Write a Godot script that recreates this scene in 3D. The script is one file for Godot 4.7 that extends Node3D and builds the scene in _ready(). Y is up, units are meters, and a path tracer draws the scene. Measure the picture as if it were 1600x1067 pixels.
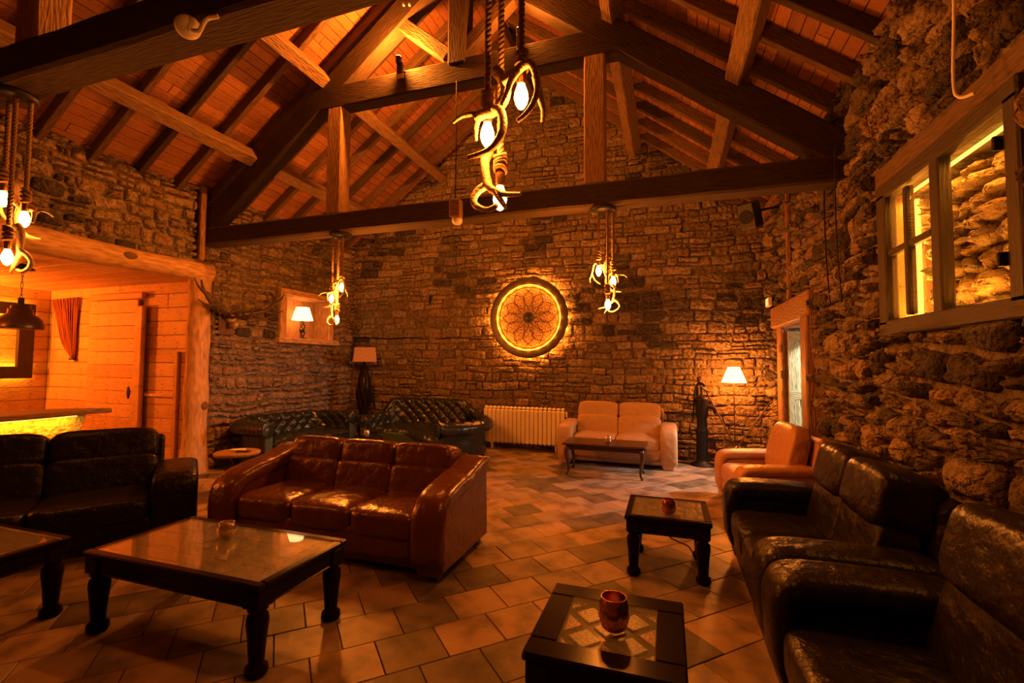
extends Node3D
# A stone barn turned into a lounge bar at night: trussed roof, antler lamps on ropes, leather sofas, low tables.
# Units are metres, y is up, the camera stands at x = 0, z = 0; the gable wall is at z = -8.2.

const XL := -6.3          # inner face of the long wall with the bar opening
const XR := 1.56          # inner face of the other long wall
const ZB := -8.2          # inner face of the gable wall
const ZF := 2.6           # wall behind the camera
const XC := -2.37         # ridge
const EAVE := 3.98
const PITCH := 0.76
const ZT := -4.9          # far truss
const ZN := -1.9          # near truss

var M := {}
var names := {}
var R := RandomNumberGenerator.new()
var cam: Camera3D
var tan_half := 0.7347
var grain: NoiseTexture2D
var ropes := {}
var turned := {}
var WARM := Color(1.0, 0.235, 0.020).linear_to_srgb()      # old filament bulbs

# ------------------------------------------------------------------ mesh kernel
class Kit:
	var v := PackedVector3Array()
	var n := PackedVector3Array()
	var ix := PackedInt32Array()

	func poly(p: Array, out: Vector3) -> void:      # flat convex polygon facing OUT
		var nn: Vector3 = (p[2] - p[0]).cross(p[1] - p[0])
		if nn.length_squared() < 1e-16 and p.size() > 3:
			nn = (p[3] - p[0]).cross(p[2] - p[0])
		var flip := nn.dot(out) < 0.0
		if flip:
			nn = -nn
		nn = nn.normalized()
		var b := v.size()
		for q in p:
			v.append(q)
			n.append(nn)
		for i in range(1, p.size() - 1):
			if flip:
				ix.append_array([b, b + i + 1, b + i])
			else:
				ix.append_array([b, b + i, b + i + 1])

	func quadn(p: Array, ns: Array) -> void:        # quad with given normals
		var out: Vector3 = ns[0] + ns[1] + ns[2] + ns[3]
		var nn: Vector3 = (p[2] - p[0]).cross(p[1] - p[0])
		var b := v.size()
		for i in 4:
			v.append(p[i])
			n.append(ns[i])
		if nn.dot(out) < 0.0:
			ix.append_array([b, b + 2, b + 1, b, b + 3, b + 2])
		else:
			ix.append_array([b, b + 1, b + 2, b, b + 2, b + 3])

	func grid(rows: Array, closed: bool, caps := true, hint := Vector3.ZERO) -> void:   # smooth surface through rows of points
		var w: int = rows[0].size()
		var b := v.size()
		var acc := PackedVector3Array()
		acc.resize(rows.size() * w)
		var tris := PackedInt32Array()
		var total := 0.0
		var cols := w if closed else w - 1
		var mids := PackedVector3Array()
		for r in rows:
			var c := Vector3.ZERO
			for q in r:
				c += q
				v.append(q)
			mids.append(c / w)
		for i in rows.size() - 1:
			var mid := (mids[i] + mids[i + 1]) * 0.5
			for j in cols:
				var k := (j + 1) % w
				var a := i * w + j
				var c2 := i * w + k
				var d := a + w
				var e := c2 + w
				for t in [[a, c2, d], [c2, e, d]]:
					var pa := v[b + t[0]]
					var nn := (v[b + t[2]] - pa).cross(v[b + t[1]] - pa)
					acc[t[0]] += nn
					acc[t[1]] += nn
					acc[t[2]] += nn
					total += nn.dot(hint) if hint != Vector3.ZERO else nn.dot(pa - mid)
					tris.append_array(t)
		var s := -1.0 if total < 0.0 else 1.0
		for q in acc:
			n.append((q * s).normalized() if q.length_squared() > 1e-20 else Vector3.UP)
		for i in range(0, tris.size(), 3):
			if s < 0.0:
				ix.append_array([b + tris[i], b + tris[i + 2], b + tris[i + 1]])
			else:
				ix.append_array([b + tris[i], b + tris[i + 1], b + tris[i + 2]])
		if closed and caps:
			var last := rows.size() - 1
			poly(Array(rows[0]), mids[0] - mids[1])
			poly(Array(rows[last]), mids[last] - mids[last - 1])

	func box(size: Vector3, at := Vector3.ZERO, ch := 0.004, xf := Transform3D()) -> void:   # box with chamfered edges
		var h := size * 0.5
		ch = minf(ch, minf(h.x, minf(h.y, h.z)) * 0.9)
		var i := h - Vector3.ONE * ch
		var pt := func(x, y, z): return xf * (at + Vector3(x, y, z))
		for s in [-1.0, 1.0]:
			poly([pt.call(s * h.x, -i.y, -i.z), pt.call(s * h.x, i.y, -i.z), pt.call(s * h.x, i.y, i.z), pt.call(s * h.x, -i.y, i.z)], xf.basis * Vector3(s, 0, 0))
			poly([pt.call(-i.x, s * h.y, -i.z), pt.call(i.x, s * h.y, -i.z), pt.call(i.x, s * h.y, i.z), pt.call(-i.x, s * h.y, i.z)], xf.basis * Vector3(0, s, 0))
			poly([pt.call(-i.x, -i.y, s * h.z), pt.call(i.x, -i.y, s * h.z), pt.call(i.x, i.y, s * h.z), pt.call(-i.x, i.y, s * h.z)], xf.basis * Vector3(0, 0, s))
			for t in [-1.0, 1.0]:
				poly([pt.call(s * h.x, t * i.y, -i.z), pt.call(s * h.x, t * i.y, i.z), pt.call(s * i.x, t * h.y, i.z), pt.call(s * i.x, t * h.y, -i.z)], xf.basis * Vector3(s, t, 0))
				poly([pt.call(s * h.x, -i.y, t * i.z), pt.call(s * h.x, i.y, t * i.z), pt.call(s * i.x, i.y, t * h.z), pt.call(s * i.x, -i.y, t * h.z)], xf.basis * Vector3(s, 0, t))
				poly([pt.call(-i.x, s * h.y, t * i.z), pt.call(i.x, s * h.y, t * i.z), pt.call(i.x, s * i.y, t * h.z), pt.call(-i.x, s * i.y, t * h.z)], xf.basis * Vector3(0, s, t))
				for u in [-1.0, 1.0]:
					poly([pt.call(s * h.x, t * i.y, u * i.z), pt.call(s * i.x, t * h.y, u * i.z), pt.call(s * i.x, t * i.y, u * h.z)], xf.basis * Vector3(s, t, u))

	func lathe(prof: Array, sides := 20, at := Vector3.ZERO, xf := Transform3D(), square := 0.0) -> void:   # prof: Vector2(radius, height) upwards
		var rows := []
		for p in prof:
			var r := PackedVector3Array()
			for j in sides:
				var a := TAU * j / sides
				var c := cos(a)
				var s := sin(a)
				var k := 1.0
				if square > 0.0:
					k = lerpf(1.0, 1.0 / maxf(absf(c), absf(s)), square)
				r.append(xf * (at + Vector3(c * p.x * k, p.y, s * p.x * k)))
			rows.append(r)
		grid(rows, true)

	func tube(path: Array, rad, sides := 8, squash := 1.0) -> void:   # rad: number or one radius per point
		var rows := []
		var ref := Vector3.UP
		var up := Vector3.ZERO
		for i in path.size():
			var t: Vector3 = (path[mini(i + 1, path.size() - 1)] - path[maxi(i - 1, 0)]).normalized()
			if up == Vector3.ZERO:
				ref = Vector3.UP if absf(t.y) < 0.9 else Vector3.RIGHT
				up = (ref - t * ref.dot(t)).normalized()
			else:
				up = (up - t * up.dot(t)).normalized()
			var side := t.cross(up)
			var q: float = rad[i] if rad is Array else rad
			var r := PackedVector3Array()
			for j in sides:
				var a := TAU * j / sides
				r.append(path[i] + (side * cos(a) + up * sin(a) * squash) * q)
			rows.append(r)
		grid(rows, true)

	func blob(size: Vector3, at := Vector3.ZERO, e1 := 0.5, e2 := 0.35, nu := 28, nv := 14, xf := Transform3D(), warp = null) -> void:   # cushion: a superellipsoid
		var rows := []
		for i in nv + 1:
			var f := -PI / 2 + PI * i / nv
			f += 0.12 * sin(4.0 * f) * -1.0
			var cf := pow(maxf(cos(f), 0.0), e1)
			var sf := signf(sin(f)) * pow(absf(sin(f)), e1)
			var r := PackedVector3Array()
			for j in nu:
				var a := TAU * j / nu
				var p := Vector3(cf * signf(cos(a)) * pow(absf(cos(a)), e2), sf, cf * signf(sin(a)) * pow(absf(sin(a)), e2))
				if warp != null:
					p = warp.call(p)
				r.append(xf * (at + p * size * 0.5))
			rows.append(r)
		grid(rows, true, false)

	func extrude(pts: PackedVector2Array, z0: float, z1: float, ch := 0.0, xf := Transform3D()) -> void:   # a 2D outline given depth along z, edges chamfered
		if Geometry2D.is_polygon_clockwise(pts):
			pts.reverse()
		var m := pts.size()
		var en := []
		for i in m:
			var d := (pts[(i + 1) % m] - pts[i]).normalized()
			en.append(Vector2(d.y, -d.x))
		var ins := PackedVector2Array()
		for i in m:
			var a: Vector2 = en[(i + m - 1) % m]
			var b: Vector2 = en[i]
			var s := (a + b).normalized()
			ins.append(pts[i] - s * ch / maxf(0.4, s.dot(b)))
		var tri := Geometry2D.triangulate_polygon(ins)
		if tri.is_empty():
			ins = pts.duplicate()
			tri = Geometry2D.triangulate_polygon(ins)
		for c in [[z0, -1.0], [z1, 1.0]]:
			for i in range(0, tri.size(), 3):
				poly([xf * Vector3(ins[tri[i]].x, ins[tri[i]].y, c[0]), xf * Vector3(ins[tri[i + 1]].x, ins[tri[i + 1]].y, c[0]), xf * Vector3(ins[tri[i + 2]].x, ins[tri[i + 2]].y, c[0])], xf.basis * Vector3(0, 0, c[1]))
		for i in m:
			var k := (i + 1) % m
			var here: Vector2 = en[i]
			var before: Vector2 = en[(i + m - 1) % m]
			var after: Vector2 = en[k]
			var na: Vector2 = (here + before).normalized() if here.dot(before) > 0.75 else here
			var nb: Vector2 = (here + after).normalized() if here.dot(after) > 0.75 else here
			var n3a := xf.basis * Vector3(na.x, na.y, 0)
			var n3b := xf.basis * Vector3(nb.x, nb.y, 0)
			quadn([xf * Vector3(pts[i].x, pts[i].y, z0 + ch), xf * Vector3(pts[k].x, pts[k].y, z0 + ch), xf * Vector3(pts[k].x, pts[k].y, z1 - ch), xf * Vector3(pts[i].x, pts[i].y, z1 - ch)], [n3a, n3b, n3b, n3a])
			if ch > 0.0:
				for c in [[z0, ch, -1.0], [z1, -ch, 1.0]]:
					var o3 := xf.basis * Vector3(0, 0, c[2])
					var ca := (n3a + o3).normalized()
					var cb := (n3b + o3).normalized()
					quadn([xf * Vector3(pts[i].x, pts[i].y, c[0] + c[1]), xf * Vector3(pts[k].x, pts[k].y, c[0] + c[1]), xf * Vector3(ins[k].x, ins[k].y, c[0]), xf * Vector3(ins[i].x, ins[i].y, c[0])], [ca, cb, cb, ca])

	func arrays() -> Array:
		var a := []
		a.resize(Mesh.ARRAY_MAX)
		a[Mesh.ARRAY_VERTEX] = v
		a[Mesh.ARRAY_NORMAL] = n
		a[Mesh.ARRAY_INDEX] = ix
		return a

	func mesh() -> ArrayMesh:
		var m := ArrayMesh.new()
		m.add_surface_from_arrays(Mesh.PRIMITIVE_TRIANGLES, arrays())
		return m

# ------------------------------------------------------------------ scene helpers
func numbered(called: String) -> String:
	if not names.has(called):
		names[called] = 0
		return called
	names[called] += 1
	return "%s_%03d" % [called, names[called]]

func thing(called: String, label: String, category: String, at := Vector3.ZERO, turn := 0.0, group := "") -> Node3D:
	var o := Node3D.new()
	o.name = numbered(called)
	add_child(o)
	o.position = at
	o.rotation_degrees.y = turn
	o.set_meta("label", label)
	o.set_meta("category", category)
	if group:
		o.set_meta("group", group)
	return o

func structure(called: String, label := "", category := "") -> Node3D:
	var o := Node3D.new()
	o.name = called
	add_child(o, true)
	o.set_meta("kind", "structure")
	if label:
		o.set_meta("label", label)
		o.set_meta("category", category)
	return o

func part(called: String, shape, mat: Material, parent: Node3D, at := Vector3.ZERO, basis := Basis()) -> MeshInstance3D:
	var o := MeshInstance3D.new()
	o.name = called
	o.mesh = shape.mesh() if shape is Kit else shape
	o.material_override = mat
	o.transform = Transform3D(basis, at)
	parent.add_child(o, true)
	return o

func beam(called: String, a: Vector3, b: Vector3, high: float, wide: float, mat: Material, parent: Node3D, ch := 0.012, up := Vector3.UP, wobble := 0.0) -> MeshInstance3D:
	var d := b - a
	var x := d.normalized()
	var z := x.cross(up).normalized()
	var y := z.cross(x)
	var k := Kit.new()
	if wobble <= 0.0:
		k.box(Vector3(d.length(), high, wide), Vector3.ZERO, ch)
	else:                                           # hewn timber: octagonal section that wanders a little
		var rows := []
		var m := maxi(6, int(d.length() / 0.35))
		for i in m + 1:
			var px := d.length() * (float(i) / m - 0.5)
			var h := high * 0.5 * (1.0 + R.randf_range(-wobble, wobble))
			var w := wide * 0.5 * (1.0 + R.randf_range(-wobble, wobble))
			var oy := high * R.randf_range(-wobble, wobble) * 0.4
			var oz := wide * R.randf_range(-wobble, wobble) * 0.4
			var c := minf(h, w) * 0.18
			rows.append([Vector3(px, oy - h, oz - w + c), Vector3(px, oy - h + c, oz - w), Vector3(px, oy + h - c, oz - w), Vector3(px, oy + h, oz - w + c), Vector3(px, oy + h, oz + w - c), Vector3(px, oy + h - c, oz + w), Vector3(px, oy - h + c, oz + w), Vector3(px, oy - h, oz + w - c)])
		for i in m:
			for j in 8:
				var q := (j + 1) % 8
				var mid: Vector3 = (rows[i][j] + rows[i + 1][q]) * 0.5
				k.poly([rows[i][j], rows[i][q], rows[i + 1][q], rows[i + 1][j]], Vector3(0, mid.y, mid.z))
		k.poly(rows[0], Vector3.LEFT)
		k.poly(rows[m], Vector3.RIGHT)
	return part(called, k, mat, parent, (a + b) * 0.5, Basis(x, y, z))

func smooth(points: Array, steps := 5) -> Array:      # Catmull-Rom through the points
	var out := []
	for i in points.size() - 1:
		var p0 = points[maxi(i - 1, 0)]
		var p1 = points[i]
		var p2 = points[i + 1]
		var p3 = points[mini(i + 2, points.size() - 1)]
		for s in steps:
			var t := float(s) / steps
			out.append(0.5 * ((2.0 * p1) + (p2 - p0) * t + (2.0 * p0 - 5.0 * p1 + 4.0 * p2 - p3) * t * t + (3.0 * p1 - p0 - 3.0 * p2 + p3) * t * t * t))
	out.append(points[-1])
	return out

func taper(count: int, r0: float, r1: float, power := 1.0) -> Array:
	var out := []
	for i in count:
		out.append(lerpf(r0, r1, pow(float(i) / maxi(count - 1, 1), power)))
	return out

func lin(r: float, g: float, b: float) -> Color:
	return Color(r, g, b).linear_to_srgb()

func omni(at: Vector3, energy: float, color: Color, size: float, parent: Node) -> void:
	var l := OmniLight3D.new()
	l.name = "lamp_light"
	l.position = at
	l.light_energy = energy
	l.light_color = color
	l.light_size = size
	l.omni_range = 14.0
	l.omni_attenuation = 2.0
	l.shadow_enabled = true
	parent.add_child(l, true)

func area(at: Vector3, towards: Vector3, size: Vector2, energy: float, color: Color, parent: Node) -> void:
	var l := AreaLight3D.new()
	l.name = "strip_light"
	l.area_size = size
	l.light_energy = energy
	l.light_color = color
	l.area_range = 10.0
	l.shadow_enabled = true
	parent.add_child(l, true)
	var z := -towards.normalized()
	var x := Vector3.UP.cross(z)
	x = (x if x.length() > 0.1 else Vector3.BACK).normalized()
	l.transform = Transform3D(Basis(x, z.cross(x), z), at)

# ------------------------------------------------------------------ materials
func noise_tex(freq: float, octaves: int, ramp := [], seed_ := 1, kind := FastNoiseLite.TYPE_SIMPLEX_SMOOTH, size := 512, warp := 0.0) -> NoiseTexture2D:
	var f := FastNoiseLite.new()
	f.seed = seed_
	f.noise_type = kind
	f.frequency = freq
	f.fractal_octaves = octaves
	if warp > 0.0:
		f.domain_warp_enabled = true
		f.domain_warp_amplitude = warp
		f.domain_warp_frequency = freq
	var t := NoiseTexture2D.new()
	t.width = size
	t.height = size
	t.seamless = true
	t.noise = f
	if ramp.size():
		var g := Gradient.new()
		var offs := PackedFloat32Array()
		var cols := PackedColorArray()
		for i in ramp.size():
			offs.append(ramp[i][0])
			cols.append(ramp[i][1])
		g.offsets = offs
		g.colors = cols
		t.color_ramp = g
	return t

func mat(color: Color, rough := 0.8, tex: Texture2D = null, scale := Vector3.ONE, bump: Texture2D = null, depth := 0.0, world := false) -> StandardMaterial3D:
	var m := StandardMaterial3D.new()
	m.albedo_color = color
	m.roughness = rough
	m.uv1_triplanar = true
	m.uv1_world_triplanar = world
	m.uv1_scale = scale
	m.albedo_texture = tex
	if bump:
		m.heightmap_enabled = true
		m.heightmap_texture = bump
		m.heightmap_scale = depth
	return m

func glow(r: float, g: float, b: float, energy: float) -> StandardMaterial3D:
	var m := StandardMaterial3D.new()
	m.albedo_color = Color(0.9, 0.8, 0.6)
	m.emission_enabled = true
	m.emission = lin(r, g, b)
	m.emission_energy_multiplier = energy
	return m

func along(m: StandardMaterial3D, axis: String) -> StandardMaterial3D:      # the same wood with its grain along y or z
	var key := m.get_instance_id() * 4 + (1 if axis == "y" else 2)
	if not turned.has(key):
		var c: StandardMaterial3D = m.duplicate()
		var s := m.uv1_scale
		c.uv1_scale = Vector3(s.y, s.x, s.z) if axis == "y" else Vector3(s.y, s.z, s.x)
		turned[key] = c
	return turned[key]

func grey(a: float) -> Color:
	return Color(a, a, a)

func make_materials() -> void:
	var mottle := noise_tex(0.012, 5, [[0.0, grey(0.55)], [0.45, grey(0.8)], [1.0, grey(1.0)]], 3)
	var rough_rock := noise_tex(0.014, 6, [], 5, FastNoiseLite.TYPE_SIMPLEX_SMOOTH, 512, 18.0)
	var fine_rock := noise_tex(0.03, 5, [], 8, FastNoiseLite.TYPE_VALUE_CUBIC)
	grain = noise_tex(0.02, 5, [[0.0, grey(0.62)], [0.35, grey(0.8)], [0.6, grey(0.92)], [1.0, grey(1.0)]], 11)
	var knots := noise_tex(0.012, 3, [[0.0, grey(0.3)], [0.10, grey(0.55)], [0.17, grey(0.92)], [1.0, grey(1.0)]], 21, FastNoiseLite.TYPE_CELLULAR)
	var wood_bump := noise_tex(0.02, 4, [], 13)
	var leather_bump := noise_tex(0.05, 3, [], 17, FastNoiseLite.TYPE_CELLULAR)
	var wrinkle := noise_tex(0.008, 5, [], 19, FastNoiseLite.TYPE_SIMPLEX_SMOOTH, 512, 30.0)
	var i := 0
	for c in [lin(0.33, 0.25, 0.17), lin(0.25, 0.19, 0.13), lin(0.41, 0.31, 0.21), lin(0.15, 0.115, 0.085), lin(0.37, 0.25, 0.15), lin(0.075, 0.06, 0.048), lin(0.29, 0.20, 0.13)]:
		M["stone%d" % i] = mat(c, 0.88, mottle, Vector3.ONE * 1.7, rough_rock, 7.0, true)
		i += 1
	M.mortar = mat(lin(0.21, 0.17, 0.12), 0.95, mottle, Vector3.ONE * 1.1, fine_rock, 6.0, true)
	M.plaster = mat(lin(0.24, 0.19, 0.14), 0.95, mottle, Vector3.ONE * 0.9, rough_rock, 4.0, true)
	i = 0
	for c in [lin(0.31, 0.13, 0.050), lin(0.37, 0.16, 0.062), lin(0.26, 0.107, 0.042), lin(0.33, 0.13, 0.047)]:
		M["board%d" % i] = mat(c, 0.65, knots, Vector3(1.3, 3.6, 3.6), wood_bump, 0.5)
		i += 1
	i = 0
	for c in [lin(0.62, 0.40, 0.19), lin(0.56, 0.34, 0.15), lin(0.66, 0.44, 0.22)]:
		M["pine%d" % i] = mat(c, 0.6, knots, Vector3(1.1, 2.6, 2.6), wood_bump, 0.6)
		i += 1
	M.dark_beam = mat(lin(0.058, 0.033, 0.016), 0.8, grain, Vector3(0.5, 5, 5), wood_bump, 0.35)
	M.mid_beam = mat(lin(0.15, 0.085, 0.04), 0.75, grain, Vector3(0.5, 5, 5), wood_bump, 1.0)
	M.post_wood = mat(lin(0.52, 0.31, 0.15), 0.75, grain, Vector3(0.5, 5, 5), wood_bump, 0.6)
	M.light_beam = mat(lin(0.27, 0.16, 0.08), 0.75, grain, Vector3(0.5, 5, 5), wood_bump, 1.5)
	M.log = mat(lin(0.60, 0.36, 0.16), 0.7, grain, Vector3(0.4, 2.4, 2.4), wood_bump, 0.5)
	M.log_end = mat(lin(0.20, 0.12, 0.06), 0.8, grain, Vector3(4, 4, 4), wood_bump, 1.0)
	M.frame_wood = mat(lin(0.33, 0.17, 0.07), 0.6, grain, Vector3(0.5, 5, 5), wood_bump, 1.2)
	M.old_wood = mat(lin(0.13, 0.075, 0.036), 0.65, grain, Vector3(0.5, 5, 5), wood_bump, 0.8)
	i = 0
	var worn := noise_tex(0.007, 5, [[0.0, grey(0.55)], [0.35, grey(0.78)], [0.6, grey(0.95)], [1.0, grey(1.0)]], 29)
	for c in [lin(0.30, 0.215, 0.15), lin(0.35, 0.235, 0.15), lin(0.15, 0.115, 0.075), lin(0.25, 0.175, 0.11), lin(0.11, 0.088, 0.06), lin(0.33, 0.255, 0.19)]:
		var t := mat(c, 0.46, worn, Vector3.ONE * 0.8, fine_rock, 0.35, true)
		M["tile%d" % i] = t
		i += 1
	M.grout = mat(lin(0.10, 0.075, 0.055), 0.95, mottle, Vector3.ONE * 2, null, 0.0, true)
	for l in [["black_hide", lin(0.010, 0.008, 0.007), 0.32], ["brown_hide", lin(0.095, 0.030, 0.013), 0.25], ["cream_hide", lin(0.38, 0.235, 0.12), 0.45], ["tan_hide", lin(0.40, 0.20, 0.085), 0.42], ["green_hide", lin(0.014, 0.020, 0.017), 0.20], ["teal_hide", lin(0.035, 0.062, 0.058), 0.42]]:
		var h := mat(l[1], l[2], null, Vector3(1.6, 1.6, 1.6), wrinkle, 1.3)
		M[l[0]] = h
		if l[0] != "black_hide":
			h.heightmap_scale = 0.9
	M.black_hide.metallic_specular = 0.30
	M.black_wood = mat(lin(0.010, 0.006, 0.004), 0.2)
	M.black_wood.metallic_specular = 0.2
	M.table_wood = mat(lin(0.10, 0.042, 0.016), 0.4, noise_tex(0.014, 5, [[0.0, grey(0.2)], [0.5, grey(0.7)], [1.0, grey(1.0)]], 41, FastNoiseLite.TYPE_SIMPLEX_SMOOTH, 512, 25.0), Vector3(0.9, 3, 3.4))
	M.walnut = mat(lin(0.055, 0.025, 0.013), 0.28, grain, Vector3(0.6, 6, 6))
	M.black_iron = mat(lin(0.018, 0.016, 0.015), 0.5, mottle, Vector3.ONE * 5, fine_rock, 0.5)
	M.black_iron.metallic = 0.6
	M.rust = mat(lin(0.12, 0.055, 0.028), 0.7, mottle, Vector3.ONE * 5)
	M.brass = mat(lin(0.50, 0.30, 0.11), 0.3)
	M.brass.metallic = 1.0
	M.copper = mat(lin(0.62, 0.26, 0.15), 0.22)
	M.copper.metallic = 1.0
	M.black_plastic = mat(lin(0.012, 0.012, 0.012), 0.45)
	M.white_plastic = mat(lin(0.72, 0.66, 0.58), 0.4)
	M.antler = mat(lin(0.62, 0.45, 0.26), 0.45, grain, Vector3.ONE * 7, wood_bump, 0.4)
	M.dark_antler = mat(lin(0.07, 0.042, 0.025), 0.5, grain, Vector3.ONE * 7, wood_bump, 0.4)
	M.bone = mat(lin(0.50, 0.36, 0.22), 0.6, mottle, Vector3.ONE * 6)
	M.rope = mat(lin(0.42, 0.27, 0.13), 0.95, mottle, Vector3.ONE * 12)
	M.radiator = mat(lin(0.72, 0.64, 0.50), 0.4)
	M.green_paint = mat(lin(0.42, 0.46, 0.27), 0.6, grain, Vector3(0.7, 5, 5), wood_bump, 0.3)
	M.plain_shade = mat(lin(0.62, 0.36, 0.17), 0.9, mottle, Vector3.ONE * 6)
	M.plain_shade.backlight_enabled = true
	M.plain_shade.backlight = Color(0.5, 0.35, 0.2)
	M.shade_glow = glow(1.0, 0.66, 0.24, 3.6)
	M.limewash = mat(lin(0.62, 0.58, 0.50), 0.9, mottle, Vector3.ONE)
	M.ledge = mat(lin(0.42, 0.31, 0.20), 0.9, mottle, Vector3.ONE * 2, fine_rock, 2.0)
	M.niche_wood = mat(lin(0.34, 0.18, 0.07), 0.65, grain, Vector3(0.5, 4, 4), wood_bump, 0.4)
	M.bulb_glow = glow(1.0, 0.62, 0.2, 7.0)
	M.led_glow = glow(1.0, 0.62, 0.08, 2.6)
	M.ring_glow = glow(1.0, 0.5, 0.06, 1.6)
	M.gilt = mat(lin(0.66, 0.40, 0.11), 0.4)
	M.gilt.metallic = 0.7
	M.carved = mat(lin(0.70, 0.44, 0.20), 0.5, noise_tex(0.02, 5, [[0.0, grey(0.45)], [0.45, grey(0.7)], [0.6, grey(0.95)], [1.0, grey(1.0)]], 51), Vector3.ONE * 2.6, fine_rock, 0.8)
	M.ring_dark = mat(lin(0.045, 0.026, 0.014), 0.42, grain, Vector3.ONE * 4)
	var pane := StandardMaterial3D.new()
	pane.transparency = BaseMaterial3D.TRANSPARENCY_ALPHA
	pane.albedo_color = Color(0.95, 0.97, 0.95, 0.06)
	pane.roughness = 0.02
	M.pane = pane
	M.votive = mat(lin(0.75, 0.62, 0.48), 0.16)
	M.votive.metallic = 0.85
	M.wax = mat(lin(0.6, 0.5, 0.36), 0.5)
	i = 0
	for c in [[lin(0.30, 0.22, 0.11), 61], [lin(0.42, 0.10, 0.035), 62], [lin(0.15, 0.11, 0.07), 63], [lin(0.26, 0.16, 0.07), 64]]:
		M["inlay%d" % i] = mat(c[0], 0.35, noise_tex(0.045, 3, [[0.0, grey(0.2)], [0.45, grey(0.45)], [0.55, grey(0.95)], [1.0, grey(1.0)]], c[1], FastNoiseLite.TYPE_CELLULAR, 256), Vector3.ONE * 7.0)
		i += 1
	M.straw = mat(lin(0.22, 0.075, 0.025), 0.9)
	M.cord = mat(lin(0.6, 0.5, 0.36), 0.8)
	M.paper = mat(lin(0.6, 0.5, 0.38), 0.8)
	M.bar_stone = mat(lin(0.62, 0.48, 0.26), 0.8, mottle, Vector3.ONE * 2, rough_rock, 2.0)
	M.dome = mat(lin(0.06, 0.042, 0.024), 0.35)
	M.dome.metallic = 0.5
	M.frame_dark = mat(lin(0.028, 0.016, 0.008), 0.6, grain, Vector3(0.5, 5, 5), wood_bump, 0.4)
	M.exit_glow = glow(0.25, 0.8, 0.3, 0.7)

# ------------------------------------------------------------------ masonry
func seen_size(p: Vector3, size: float, nrm: Vector3) -> float:      # how large a piece shows in the photograph; 0 outside the frame
	var q := cam.global_transform.affine_inverse() * p
	if q.z > -0.3:
		return 0.0
	var y := q.y / -q.z / tan_half
	var x := q.x / -q.z / (tan_half * 1.4995)
	if absf(x) > 1.08 or absf(y) > 1.08:
		return 0.0
	var facing := absf((cam.position - p).normalized().dot(nrm))
	return size * facing / q.length_squared()

func stone_shape(poly_: PackedVector2Array, deep: float, rings: Array, u: Vector3, v: Vector3, nn: Vector3, c: Vector2) -> Kit:
	var k := Kit.new()
	var rows := []
	var tiltx := R.randf_range(-0.25, 0.25)
	var tilty := R.randf_range(-0.25, 0.25)
	for ring in rings:
		var row := PackedVector3Array()
		for q in poly_:
			var o: Vector2 = (q - c) * ring[0]
			var d: float = deep * ring[1]
			if ring[1] > 0.0:
				d *= 1.0 + R.randf_range(-0.16, 0.16)
				d += (o.x * tiltx + o.y * tilty) * 0.5
			row.append(u * o.x + v * o.y + nn * d)
		rows.append(row)
	var tip := PackedVector3Array()
	for q in poly_:
		tip.append(nn * deep * rings[-1][1] * 1.02)
	rows.append(tip)
	k.grid(rows, true, false, nn)
	return k

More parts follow.
